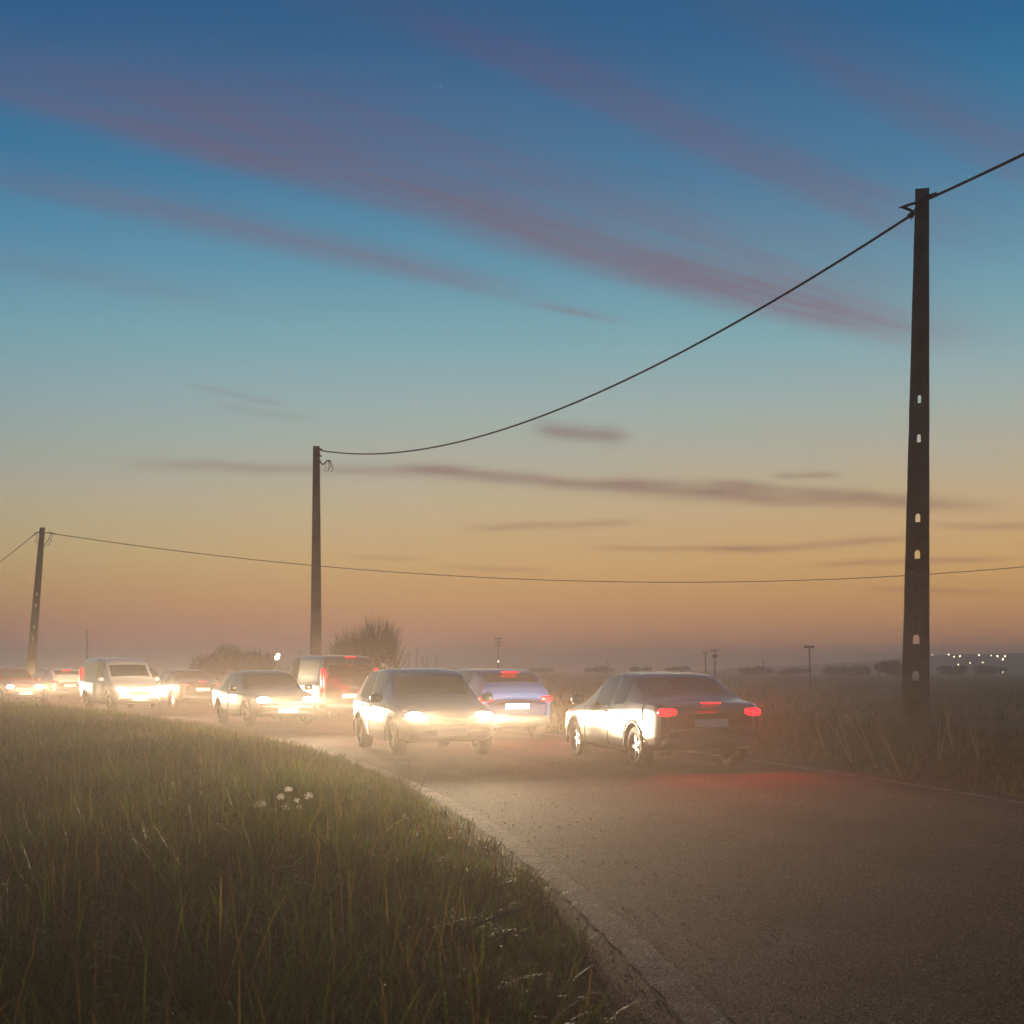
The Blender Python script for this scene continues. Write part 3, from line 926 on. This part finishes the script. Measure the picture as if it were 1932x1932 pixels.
# ------------------------------------------------------------------ concrete poles
def concrete_pole(name, label, base, top, w0, w1, d0, d1, holes, rz=0.0, group='concrete line poles'):
    """tapered precast pole: two flanges joined by a recessed web pierced by arched holes"""
    base, top = Vector(base), Vector(top)
    root = tag(empty(name, base, rz), label, 'pole', group)
    H = top.z - base.z
    lean = Matrix.Rotation(-rz, 3, 'Z') @ Vector((top.x - base.x, top.y - base.y, 0))
    def w(z): return w0 + (w1 - w0) * z / H
    def d(z): return d0 + (d1 - d0) * z / H
    def hw(z): return max(.016, .060 - .0063 * z)
    def q(x, y, z): return Vector((x, y, z)) + lean * (z / H)
    zs = [-.6] + [H * i / 28 for i in range(1, 29)]
    mb = MB()
    for s in (-1, 1):
        vs = []
        for z in zs:
            b_ = .018
            for x_, y_ in ((s * hw(z), -d(z) / 2), (s * (w(z) / 2 - b_), -d(z) / 2), (s * w(z) / 2, -d(z) / 2 + b_), (s * w(z) / 2, d(z) / 2 - b_), (s * (w(z) / 2 - b_), d(z) / 2), (s * hw(z), d(z) / 2)):
                j = random.uniform(-.0022, .0022)
                vs.append(q(x_ + j, y_ + j, z))
        n = 6
        fs = [(i * n + k, i * n + (k + 1) % n, (i + 1) * n + (k + 1) % n, (i + 1) * n + k) for i in range(len(zs) - 1) for k in range(n)]
        fs += [tuple(range(n)), tuple((len(zs) - 1) * n + k for k in range(n))]
        mb.add(vs, fs)
    mb.build('flange', M['concrete'], root)
    # web pieces between the holes, the upper edge of each hole arched
    mb = MB()
    marks = sorted(holes)
    spans, z0 = [], -.6
    for zc, hh in marks:
        spans.append((z0, zc - hh / 2, False)); z0 = zc + hh / 2
    spans.append((z0, H - .002, True))
    for i, (a_, b_, last) in enumerate(spans):
        rec = .028
        na = 8
        lo = []
        for k in range(na + 1):
            x = -1 + 2 * k / na
            arch = 0 if i == 0 else -(1 - math.sqrt(max(0, 1 - x * x))) * hw(a_) * 1.0
            lo.append((x, a_ + arch))
        vs = []
        for y_ in (-1, 1):
            for x, z in lo: vs.append(q(x * hw(z), y_ * (d(z) / 2 - rec), z))
            for k in range(na + 1):
                x = -1 + 2 * k / na
                vs.append(q(x * hw(b_), y_ * (d(b_) / 2 - rec), b_))
        n = na + 1
        fs = []
        for k in range(na):
            fs += [(k, k + 1, n + k + 1, n + k), (2 * n + k + 1, 2 * n + k, 3 * n + k, 3 * n + k + 1), (k + 1, k, 2 * n + k, 2 * n + k + 1), (n + k, n + k + 1, 3 * n + k + 1, 3 * n + k)]
        mb.add(vs, fs)
    mb.build('web', M['concrete'], root)
    mb = MB(); mb.box(q(0, 0, H + .006), (w1 + .004, d1 + .004, .012)); mb.build('cap', M['concrete'], root)
    return root


Yr = 22.5
holes_r = [(CAM_Z + (HY - y) / FPX * Yr, .15) for y in (753, 827, 977, 1046, 1206, 1275)]
bz = gz(6.38, Yr)
concrete_pole('concrete_pole', 'tall tapering concrete pole with six arched holes on the far verge', (6.38, Yr, bz), P(1740, 360, Yr), .45, .212, .27, .17,
              [(z - bz, h) for z, h in holes_r], rz=math.radians(-16.0))
Ym = 49.5
pm = P(597, 1250, Ym)
bzm = gz(pm.x, Ym)
concrete_pole('concrete_pole', 'plain concrete pole with frayed cable tails, standing by the dense round shrub', (pm.x - .02, Ym, bzm), P(597, 843, Ym), .44, .23, .38, .22, [], rz=math.radians(8))
Yl = 76.0
pl = P(58, 1260, Yl)
bzl = gz(pl.x, Yl)
concrete_pole('concrete_pole', 'leaning concrete pole with small slot holes, fading into the mist', (pl.x - .10, Yl, bzl), P(80, 996, Yl), .52, .27, .4, .24,
              [(CAM_Z + (HY - y) / FPX * Yl - bzl, .2) for y in (1121, 1142, 1183, 1205)], rz=math.radians(18.3))


# ------------------------------------------------------------------ cables
def sag_pts(a_, b_, sag, n=60):
    a_, b_ = Vector(a_), Vector(b_)
    return [a_.lerp(b_, i / n) - Vector((0, 0, 4 * sag * (i / n) * (1 - i / n))) for i in range(n + 1)]


def twisted(name, label, a_, b_, sag, r, strands=3, pitch=.34, group='overhead cables'):
    L = (Vector(a_) - Vector(b_)).length
    n = int(L / (pitch / 7))
    pts = sag_pts(a_, b_, sag, n)
    root = tag(empty(name, a_), label, 'cable', group)
    for k in range(strands):
        path = []
        for i, p in enumerate(pts):
            d = (pts[min(i + 1, n)] - pts[max(i - 1, 0)]).normalized()
            e1 = d.cross(Vector((0, 0, 1))).normalized(); e2 = d.cross(e1)
            an = 2 * math.pi * (i / 7 + k / strands)
            path.append(p + (e1 * math.cos(an) + e2 * math.sin(an)) * r * .55 - Vector(a_))
        mb = MB(); mb.tube(path, r * .62, None, 5); mb.build('strand', M['cable'], root, True)
    return root


A = P(1716, 408, Yr - .12)
B = P(606, 850, Ym - .15)
twisted('overhead_cable', 'thick twisted black cable sagging between holed pole and plain pole', A, B, 1.30, .021)
R0 = P(1752, 375, Yr - .12)
twisted('overhead_cable', 'short run of twisted cable rising from the holed pole top over the road', R0, (13.2, -8, 8.9), .75, .021)
L0 = P(94, 1006, Yl - .1)
Rf = Vector(((2330 - CX) / FPX * 80, 80, 8.6))
mb = MB(); mb.tube([q - L0 for q in sag_pts(L0, Rf, 2.45, 70)], .021, None, 5)
tag(mb.build('overhead_wire', M['cable'], None, True, L0), 'long thin wire sagging low across the plain behind both nearer poles', 'cable', 'overhead cables')
L1 = P(68, 1006, Yl - .1)
mb = MB(); mb.tube([q - L1 for q in sag_pts(L1, (-62, 150, 8.3), .6, 40)], .021, None, 5)
tag(mb.build('overhead_wire', M['cable'], None, True, L1), 'thin wire running from the leaning pole into the mist', 'cable', 'overhead cables')


def fitting(name, label, paths, Y, mat=M['cable']):
    """cable hardware: each path is a list of picture positions taken at the pole's own depth, with a radius"""
    o0 = P(paths[0][1][0][0], paths[0][1][0][1], Y)
    root = tag(empty(name, o0), label, 'cable fitting')
    for nm, pts, r, dy_ in paths:
        q = [P(x, y, Y) + Vector((0, dy_, 0)) - o0 for x, y in pts]
        if len(q) > 2:                                           # smooth the path
            sm = []
            for i in range(len(q) - 1):
                p0, p1, p2, p3 = q[max(i - 1, 0)], q[i], q[i + 1], q[min(i + 2, len(q) - 1)]
                for t_ in (0, .25, .5, .75):
                    sm.append(.5 * ((2 * p1) + (p2 - p0) * t_ + (2 * p0 - 5 * p1 + 4 * p2 - p3) * t_ * t_ + (3 * p1 - p0 - 3 * p2 + p3) * t_ ** 3))
            q = sm + [q[-1]]
        mb = MB(); mb.tube(q, r, None, 6); mb.build(nm, mat, root, True)


fitting('cable_clamp', 'black cable loop and anchor clamp at the holed pole top', [
    ('loop', [(1752, 375), (1742, 380), (1728, 387), (1712, 392), (1697, 397)], .022, -.16),
    ('loop', [(1697, 397), (1706, 400), (1714, 404), (1718, 411), (1714, 414)], .022, -.16),
    ('loop_end', [(1691, 398), (1699, 396.5)], .012, -.16),
    ('clamp', [(1709, 415), (1719, 405)], .035, -.14),
    ('hook', [(1718, 403), (1726, 398), (1731, 394)], .014, -.14), ('hook', [(1720, 410), (1727, 403), (1733, 400)], .014, -.14),
    ('sleeve', [(1748, 377), (1762, 372)], .036, -.14),
    ('tail', [(1714, 412), (1714.5, 421)], .007, -.16), ('tail', [(1717, 411), (1718, 418)], .007, -.16)], Yr)
fitting('cable_tails', 'frayed loose cable tails hanging from the plain pole top', [
    ('bundle', [(603, 866), (606, 873), (610, 877), (615, 874), (619, 870), (623, 870.5), (625, 873)], .024, -.14),
    ('strand', [(623, 871), (627, 876), (628, 883), (629, 887), (625, 891)], .012, -.14),
    ('strand', [(622, 871), (624, 876), (625, 880), (622, 886), (620, 891)], .012, -.16),
    ('strand', [(620, 870), (621, 876), (622, 881), (619.5, 885)], .011, -.12),
    ('strand', [(614, 875), (616, 880), (616, 886), (612, 891)], .008, -.14),
    ('anchor', [(600, 848.5), (609, 849.5)], .035, -.14), ('hook', [(601, 860), (608, 862)], .025, -.14), ('hook', [(603, 853), (605, 858), (602, 862)], .009, -.14)], Ym)
fitting('cable_joint', 'looped jumper wires under the leaning pole top', [
    ('jumper', [(85, 1028), (90, 1024), (94, 1018), (97, 1008)], .02, -.16), ('jumper', [(84, 1030), (92, 1029), (98, 1020), (101, 1008)], .014, -.16),
    ('jumper', [(79, 1028), (74, 1025), (71, 1018), (72, 1008)], .016, -.16), ('jumper', [(78, 1030), (71, 1027), (67, 1020)], .012, -.16),
    ('sleeve', [(93, 1005), (105, 1007.5)], .035, -.1), ('sleeve', [(66, 1008), (74, 1004)], .035, -.1), ('bracket', [(72, 1005), (95, 1006)], .022, -.16)], Yl)


# ------------------------------------------------------------------ distant posts, sign, hill, lamps
def post(name, label, px, top, Y, r, arms=(), cat='pole', lamp=None):
    pos = at_ground(px, Y)
    h = CAM_Z + (HY - top) / FPX * Y - pos[2]
    root = tag(empty(name, pos), label, cat)
    mb = MB(); mb.tube([(0, 0, -.3), (0, 0, h * .5), (0, 0, h)], r * 1.25, r * .85, 8); mb.build('shaft', M['wood'], root, True)
    for dz_, half, th in arms:
        mb = MB(); mb.box((0, -r, h - dz_), (half * 2, .09, th)); mb.build('crossarm', M['wood'], root)
        for s in (-1, 1):
            mb = MB(); mb.tube([(s * half * .9, -r, h - dz_), (s * half * .9, -r, h - dz_ + .22)], .05, .03, 6); mb.build('insulator', M['steel'], root)
    if lamp:
        mb = MB(); mb.blob((lamp[0], -r - .05, lamp[1] + h), (lamp[2],) * 3, 8, 6); mb.build('lamp', M['lamp_town'], root, True)
    return root


post('telegraph_pole', 'thin lone post standing in the mist past the leaning pole', 164, 1187, 140, .07)
post('telegraph_pole', 'telegraph pole with three short crossarms and a small light on its shaft', 940, 1203, 190, .08, ((.15, .5, .08), (.6, .42, .08), (1.0, .38, .08)), lamp=(0, -3.2, .07))
post('telegraph_pole', 'slim post with a short cap next to the pole with arms', 1331, 1231, 170, .06, ((.05, .25, .07),))
post('telegraph_pole', 'pole with uneven short arms next to the slim capped post', 1349, 1223, 170, .07, ((.3, .45, .08), (.95, .3, .3)))
post('telegraph_pole', 'low faint pole on the horizon between armed pole and flat sign', 1440, 1243, 220, .07)
post('telegraph_pole', 'lowest faint pole on the horizon beside the tail lights', 1147, 1246, 230, .07)
pos = at_ground(1529, 105)
h = CAM_Z + (HY - 1221) / FPX * 105 - pos[2]
root = tag(empty('flat_sign', pos), 'flat horizontal sign board on a single dark post', 'sign')
mb = MB(); mb.tube([(0.02, 0, -.3), (-.08, 0, h)], .05, .045, 8); mb.build('post', M['wood'], root, True)
mb = MB(); mb.box((-.1, -.06, h + .02), (.74, .05, .19)); mb.build('board', M['panel'], root)
mb = MB(); mb.tube([(-.4, 0, h + .02), (.2, 0, h + .02)], .02, None, 6); mb.build('rail', M['steel'], root)

# low hill with the lights of a village
Yh = 520.0
mb = MB()
prof = [(1380, 1260), (1500, 1256), (1620, 1249), (1720, 1240), (1790, 1235), (1880, 1233), (1990, 1231), (2150, 1232), (2350, 1240), (2600, 1252), (2850, 1262)]
hx = [P(a_, b_, Yh) for a_, b_ in prof]
rows = [(-170, 0.0), (-110, .35), (-50, .8), (0, 1.0), (60, .75), (140, 0.0)]
vs = []
for dy_, f in rows:
    for k, p in enumerate(hx):
        vs.append((p.x + dy_ * .1, Yh + dy_, -.3 + (p.z + .3) * f))
n = len(hx)
mb.add(vs, [(j * n + i, j * n + i + 1, (j + 1) * n + i + 1, (j + 1) * n + i) for j in range(len(rows) - 1) for i in range(n - 1)])
hill = mb.build('hill', M['hill'], None, True)
tag(hill, 'low dark hill with village lights on the horizon', kind='structure')


def street_lamp(px, py, Y, rad, label, group, hpost=None, col='lamp_town'):
    p = P(px, py, Y)
    g0 = gz(p.x, Y) if hpost is None else p.z - hpost
    root = tag(empty('street_lamp', (p.x, p.y, g0)), label, 'lamp', group)
    hh = p.z - g0
    mb = MB(); mb.tube([(0, 0, -.2), (0, 0, hh - rad * .5)], .05, .035, 6); mb.build('post', M['steel'], root)
    mb = MB(); mb.blob((0, -.02, hh), (rad, rad, rad), 8, 6); mb.build('lamp', M[col], root, True)
    return root


def hill_z(x, y):
    f = np.interp(y - Yh, [r_[0] for r_ in rows], [r_[1] for r_ in rows])
    return -.3 + (np.interp(x - (y - Yh) * .1, [p.x for p in hx], [p.z for p in hx]) + .3) * f


def on_hill(px, py):
    """depth at which a lamp seen at this position stands about 3 m above the slope"""
    best = min(np.linspace(Yh - 150, Yh - 8, 60), key=lambda Y_: abs(P(px, py, Y_).z - hill_z(P(px, py, Y_).x, Y_) - 3.0))
    q_ = P(px, py, best)
    return best, max(1.2, q_.z - hill_z(q_.x, best))


hill_lights = [(1759, 1236), (1790, 1235), (1800, 1239), (1811, 1238), (1847, 1236), (1896, 1238), (1892, 1244), (1808, 1254), (1830, 1251), (1854, 1250), (1882, 1238), (1870, 1237)]
for px, py in hill_lights:
    Yk, hp = on_hill(px, py)
    street_lamp(px, py, Yk, random.uniform(.13, .24), 'tiny street light twinkling on the dark village hill', 'village lights on the hill', hp)
for px, py in [(1658, 1264), (1893, 1270), (1888, 1272), (1892, 1274), (1821, 1269), (1612, 1266), (1856, 1266)]:
    street_lamp(px, py - 6, 260, random.uniform(.06, .1), 'tiny low light strung along the foot of the village hill', 'lights at the foot of the hill')
street_lamp(525, 1236, 150, .20, 'upper of two warm lamps beside the misty clump of shrubs', 'lamps in the mist')
street_lamp(522.5, 1241, 148, .24, 'lower of two warm lamps beside the misty clump of shrubs', 'lamps in the mist')


# ------------------------------------------------------------------ cars
def interp_rows(rows, xs):
    rows = np.array(rows, float)
    return np.stack([np.interp(xs, rows[:, 0], rows[:, c]) for c in range(rows.shape[1])], 1)


PROF = {
    # x, sill z, belt/bonnet z, roof z, half width
    'hatchback': [(-2.03, .46, .78, .80, .66), (-2.0, .36, .90, .96, .76), (-1.90, .30, .95, 1.08, .82), (-1.55, .25, .97, 1.39, .86), (-1.1, .22, .96, 1.46, .88), (0, .21, .92, 1.48, .89),
                  (.42, .21, .90, 1.42, .89), (1.05, .22, .88, .95, .88), (1.5, .23, .83, .87, .86), (1.82, .27, .74, .77, .81), (1.98, .34, .62, .64, .73), (2.02, .44, .54, .56, .64)],
    'saloon': [(-2.28, .48, .80, .82, .66), (-2.25, .36, .90, .94, .78), (-2.1, .30, .96, .99, .84), (-1.62, .25, .97, 1.03, .87), (-.95, .22, .95, 1.39, .89), (-.2, .21, .92, 1.43, .89),
               (.25, .21, .90, 1.38, .89), (.98, .22, .88, .94, .89), (1.6, .23, .82, .86, .87), (2.0, .27, .72, .75, .82), (2.2, .34, .61, .63, .73), (2.25, .44, .54, .56, .64)],
    'van': [(-2.16, .46, 1.0, 1.5, .74), (-2.13, .36, 1.08, 1.74, .83), (-2.0, .30, 1.10, 1.82, .88), (-1.4, .25, 1.10, 1.85, .91), (-.4, .22, 1.08, 1.86, .92), (.35, .21, 1.04, 1.82, .92),
            (.62, .21, 1.02, 1.70, .92), (1.25, .22, .99, 1.08, .91), (1.62, .23, .93, .97, .89), (1.92, .27, .80, .83, .84), (2.08, .34, .64, .66, .75), (2.12, .44, .55, .57, .66)],
}


def make_car(kind, paint):
    rows = PROF[kind]
    keys = [r_[0] for r_ in rows]
    xs = []
    for a_, b_ in zip(keys[:-1], keys[1:]):
        k = max(2, int((b_ - a_) / .1))
        xs += [a_ + (b_ - a_) * i / k for i in range(k)]
    xs.append(keys[-1])
    xs = np.array(xs)
    R = interp_rows(rows, xs)
    for c in (1, 2, 3, 4):                                          # round the corners of the profile
        sm = np.convolve(np.pad(R[:, c], 2, 'edge'), [.1, .2, .4, .2, .1], 'valid')
        R[2:-2, c] = sm[2:-2]
    def ring(row, off=0.0):
        x, zs_, zb, zr, w_ = row
        t_ = min(1, max(0, (zr - zb) / .45))
        wr = w_ * (.88 - (.13 if kind != 'van' else .05) * t_)
        mid = zs_ + .5 * (zb - zs_)
        return [(0, zs_), (.80 * w_, zs_), (.955 * w_, zs_ + .07), (.985 * w_, zs_ + .22 * (zb - zs_) + .03), (w_, mid), (.992 * w_, zb - .12 * (zb - zs_)), (.955 * w_, zb),
                (wr + (.955 * w_ - wr) * .5, zb + (zr - zb) * .48), (wr, zr - .045 * t_), (.86 * wr, zr - .004), (.5 * wr, zr + .012), (0, zr + .018)]
    rings = [ring(r_) for r_ in R]
    nr = len(rings[0])
    root = empty('car')
    wb = (-1.28, 1.27) if kind == 'hatchback' else ((-1.38, 1.36) if kind == 'saloon' else (-1.35, 1.38))
    mb = MB()
    vs = []
    xd = np.unique(np.concatenate([xs, np.arange(xs[0], xs[-1], .045)]))
    RA = np.array(rings)                                             # stations x ring x (y, z)
    sub = [1, 5, 4, 5, 6, 5, 3, 3, 3, 3, 3]                          # finer rows where the wheel wells are cut
    par = np.concatenate([np.arange(k, k + 1, 1 / q_) for k, q_ in enumerate(sub)] + [[nr - 1]])
    nd = len(par)
    for x in xd:
        col_ = np.array([[np.interp(x, xs, RA[:, k, c]) for c in (0, 1)] for k in range(nr)])
        rg = np.stack([np.interp(par, np.arange(nr), col_[:, c]) for c in (0, 1)], 1)
        for wx_ in wb:                                               # hollow wheel wells
            d_ = np.hypot(x - wx_, rg[:, 1] - .31)
            inw = (d_ < .372) & (rg[:, 1] < .75)
            rg[inw, 0] = np.minimum(rg[inw, 0], .60)
        vs += [(x, y, z) for y, z in rg] + [(x, -y, z) for y, z in rg[-2:0:-1]]
    n = 2 * nd - 2
    fs = [(i * n + k, i * n + (k + 1) % n, (i + 1) * n + (k + 1) % n, (i + 1) * n + k) for i in range(len(xd) - 1) for k in range(n)]
    fs += [tuple(range(n)), tuple((len(xd) - 1) * n + k for k in range(n))]
    mb.add(vs, fs)
    body = mb.build('body', paint, root, True)
    def panel(name, x0, x1, k0, k1, side, inset=0.0):
        """glass laid 5 mm proud of the body between two stations and ring positions"""
        ii = [i for i, x in enumerate(xs) if x0 - 1e-6 <= x <= x1 + 1e-6]
        m2 = MB()
        ks = list(range(k0, k1 + 1))
        sides = [side] if side else [1, -1]
        if side == 0:
            cols_ = [(k, 1) for k in ks] + [(k, -1) for k in ks[-2::-1]]
        else:
            cols_ = [(k, side) for k in ks]
        v_ = []
        for i in ii:
            cz = .75
            for (k, s) in cols_:
                y, z = rings[i][k]
                d = Vector((0, y * s, z - cz))
                d.normalize()
                v_.append(Vector((xs[i], y * s, z)) + d * .007)
        m_ = len(cols_)
        m2.add(v_, [(a_ * m_ + b_, a_ * m_ + b_ + 1, (a_ + 1) * m_ + b_ + 1, (a_ + 1) * m_ + b_) for a_ in range(len(ii) - 1) for b_ in range(m_ - 1)])
        return m2.build(name, M['glass'], root, True)
    L0_, L1_ = keys[0], keys[-1]
    if kind == 'hatchback':
        panel('windscreen', .46, 1.0, 9, 11, 0); panel('rear_window', -1.88, -1.52, 9, 11, 0)
        spans = [(-1.25, -.42), (-.32, .52)]
    elif kind == 'saloon':
        panel('windscreen', .30, .95, 9, 11, 0); panel('rear_window', -1.56, -1.0, 9, 11, 0)
        spans = [(-.98, -.42), (-.32, .36)]
    else:
        panel('windscreen', .66, 1.2, 9, 11, 0)
        spans = [(-.1, .75)]
        for s in (-1, 1):
            mb = MB(); mb.box((-2.145, s * .36, 1.36), (.02, .6, .42)); mb.build('rear_window', M['glass'], root)
    for a_, b_ in spans:
        for s in (-1, 1): panel('side_window', a_, b_, 6, 8, s)
    def seam(x, k0, k1, s):
        """dark shut line down the side of the body"""
        i = int(np.argmin(abs(xs - x)))
        pts = []
        for k in np.linspace(k0, k1, 14):
            y, z = [np.interp(k, np.arange(nr), RA[i, :, c]) for c in (0, 1)]
            pts.append((xs[i], s * (y + .001), z))
        m2 = MB(); m2.tube(pts, .006, None, 4); m2.build('door_seam', M['trim'], root)
    doors = {'hatchback': (-.95, -.36, .82), 'saloon': (-1.05, -.36, .78), 'van': (-.25, .95)}[kind]
    for s in (-1, 1):
        for x in doors: seam(x, 2.2, 6, s)
        for x in doors[:-1]:
            mb = MB(); mb.blob((x + .14, s * .893, .82 if kind != 'van' else .95), (.09, .022, .016), 10, 6, .7); mb.build('door_handle', paint, root, True)
    if kind != 'van':
        mb = MB(); mb.tube([(L0_ - .004, -.5, .60), (L0_ - .006, 0, .585), (L0_ - .004, .5, .60)], .006, None, 4); mb.build('boot_seam', M['trim'], root)
    # lamps, bumpers, grille, plates
    hx_, hz_ = L1_ - .13, (.68 if kind != 'van' else .74)
    for s in (-1, 1):
        mb = MB(); mb.blob((hx_ - .03, s * .60, hz_), (.14, .15, .075), 14, 10, .75); hl = mb.build('headlight', M['lamp_white'], root, True)
        sd = bpy.data.lights.new('headlight_beam', 'SPOT')
        sd.energy = HEADLIGHT_W
        sd.color = (1.0, 0.77, 0.49)
        sd.spot_size = math.radians(110)
        sd.spot_blend = 1.0
        sd.shadow_soft_size = .07
        so = bpy.data.objects.new('headlight_beam', sd)
        COL.objects.link(so)
        so.parent = hl
        so.location = (hx_ + .25, s * .60, hz_)
        so.rotation_euler = Vector((-1, 0, .0)).to_track_quat('Z', 'Y').to_euler()
        so.scale = (1, .12, 1)                                  # a low, wide beam
        if kind == 'van':
            mb = MB(); mb.blob((L0_ + .05, s * .80, 1.15), (.07, .07, .34), 12, 10, .6); mb.build('tail_light', M['lamp_red'], root, True)
        else:
            mb = MB(); mb.blob((L0_ + .07, s * .66, .85), (.09, .15, .062), 14, 10, .7); mb.build('tail_light', M['lamp_red'], root, True)
        rd = bpy.data.lights.new('tail_glow', 'SPOT')
        rd.energy = TAIL_W
        rd.color = (1.0, 0.01, 0.02)
        rd.spot_size = math.radians(140)
        rd.spot_blend = 1.0
        rd.shadow_soft_size = .08
        ro = bpy.data.objects.new('tail_glow', rd)
        COL.objects.link(ro)
        ro.parent = [c for c in root.children if c.name.startswith('tail_light')][-1]
        ro.location = (L0_ - .12, s * .66, .86 if kind != 'van' else 1.15)
        ro.rotation_euler = Vector((1, 0, .12)).to_track_quat('Z', 'Y').to_euler()
        mb = MB(); mb.blob((.78 if kind != 'van' else .95, s * 1.0, .98 if kind != 'van' else 1.1), (.07, .11, .08), 10, 8, .7); mb.build('mirror', paint, root, True)
        mb = MB(); mb.blob((L1_ - .06, s * .55, .40), (.06, .08, .04), 10, 6, .7); mb.build('fog_lamp', M['trim'], root, True)
    mb = MB(); mb.blob((L0_ + .03, 0, 1.40 if kind == 'hatchback' else (.985 if kind == 'saloon' else 1.8)), (.03, .16, .012), 10, 6, .6)
    if kind == 'hatchback': mb = MB(); mb.blob((-1.60, 0, 1.405), (.05, .2, .016), 10, 6, .6)
    mb.build('brake_light', M['lamp_red'], root, True)
    mb = MB(); mb.blob((L1_ - .10, 0, .60), (.13, .42, .07), 14, 8, .5); mb.build('grille', M['trim'], root, True)
    mb = MB(); mb.blob((L1_ - .16, 0, .37), (.2, .72, .09), 14, 8, .45); mb.build('front_bumper', M['trim'], root, True)
    mb = MB(); mb.blob((L0_ + .14, 0, .42), (.2, .76, .10), 14, 8, .45); mb.build('rear_bumper', M['trim'], root, True)
    mb = MB(); mb.box((L0_ - .012, 0, .70), (.02, .52, .11)); mb.build('rear_plate', M['plate'], root)
    mb = MB(); mb.box((L1_ + .045, 0, .42), (.02, .52, .11)); mb.build('front_plate', M['plate'], root)
    for x in wb:
        for s in (-1, 1):
            whl = empty('wheel', (x, s * .745, .315)); whl.parent = root
            mb = MB(); mb.lathe_y([(.20, -.10), (.28, -.105), (.31, -.08), (.315, 0), (.31, .08), (.28, .105), (.20, .10), (.20, -.10)], 28); mb.build('tyre', M['tyre'], whl, True)
            mb = MB(); mb.lathe_y([(.205, -.09), (.205, .09)], 24); mb.lathe_y([(.0, s * .07), (.05, s * .075), (.06, s * .06)], 12)
            for k in range(5):
                an = 2 * math.pi * k / 5
                mb.box((math.cos(an) * .12, s * .06, math.sin(an) * .12), (.19, .02, .05), Matrix.Rotation(-an, 3, 'Y'))
            mb.build('rim', M['rim'], whl)
            mb = MB()                                                # lip over the wheel only
            mb.tube([(.372 * math.cos(t_), 0, .372 * math.sin(t_)) for t_ in np.linspace(-.22, math.pi + .22, 22)], .016, None, 6)
            mb.build('wheel_arch', M['trim'], whl, True)
            for ch in whl.children:
                if ch.name.startswith('wheel_arch'): ch.location = (0, s * (.125 if kind != 'van' else .155), 0)
    return root


def paint(name, col, metal=.3):
    return plain(name, col, .32, metal, coat=.8)


protos = {}
PAINTS = {'silver': (.16, .16, .165), 'white': (.40, .39, .37), 'black': (.012, .012, .014), 'red': (.22, .015, .012), 'blue': (.02, .045, .13), 'grey': (.03, .03, .033)}
for k_, c_ in PAINTS.items(): PAINTS[k_] = paint('paint_' + k_, c_)


def car_at(kind, colour, y, lane, label, group):
    if kind not in protos:
        protos[kind] = c = make_car(kind, PAINTS[colour])
    else:
        c = copy_tree(protos[kind])
    for ch in c.children:
        if ch.name.split('.')[0] in ('body', 'mirror'):
            ch.material_slots[0].link = 'OBJECT'
            ch.material_slots[0].material = PAINTS[colour]
    s = 1.72 if lane < 0 else 4.62
    p, d = road_pt(y, s, 0.0)
    d = d * lane
    c.location = (p.x, p.y, 0.004)
    c.rotation_euler = (0, 0, math.atan2(d.y, d.x))
    return tag(c, label, 'car', group)


ON, AW = 'cars coming towards the camera with headlights on', 'cars driving away with tail lights on'
car_at('hatchback', 'silver', 25.0, -1, 'silver hatchback with lit headlights leading the oncoming queue', ON)
car_at('saloon', 'black', 37.0, -1, 'black saloon with lit headlights, second in the oncoming queue', ON)
car_at('van', 'white', 50.0, -1, 'white van with lit headlights, third in the oncoming queue', ON)
car_at('hatchback', 'red', 61.0, -1, 'red hatchback with lit headlights at the misty tail of the oncoming queue', ON)
car_at('saloon', 'grey', 21.5, 1, 'grey saloon driving away with red tail lights, nearest the holed pole', AW)
car_at('hatchback', 'blue', 29.6, 1, 'blue hatchback driving away just ahead of the grey saloon', AW)
car_at('van', 'grey', 40.0, 1, 'grey van driving away past the plain pole', AW)
car_at('saloon', 'black', 51.5, 1, 'black saloon driving away ahead of the grey van', AW)
car_at('hatchback', 'white', 63.0, 1, 'white hatchback driving away, fading into the mist by the leaning pole', AW)

# ------------------------------------------------------------------ mist
hz, q, b_ = material('haze_air')
tr = hz.node_tree
tr.nodes.remove(b_)
pv = q.n('ShaderNodeVolumePrincipled')
pv.inputs['Color'].default_value = (0.99, 0.86, 0.75, 1)
pv.inputs['Density'].default_value = HAZE_DENSITY
pv.inputs['Anisotropy'].default_value = 0.58
tr.links.new(pv.outputs[0], tr.nodes['Material Output'].inputs['Volume'])
mb = MB()
mb.box((0, 12, 4.4), (1900, 1900, 11.6))
hzo = mb.build('haze', hz)
tag(hzo, 'thin ground mist lying over the road and plain', 'haze', kind='stuff')
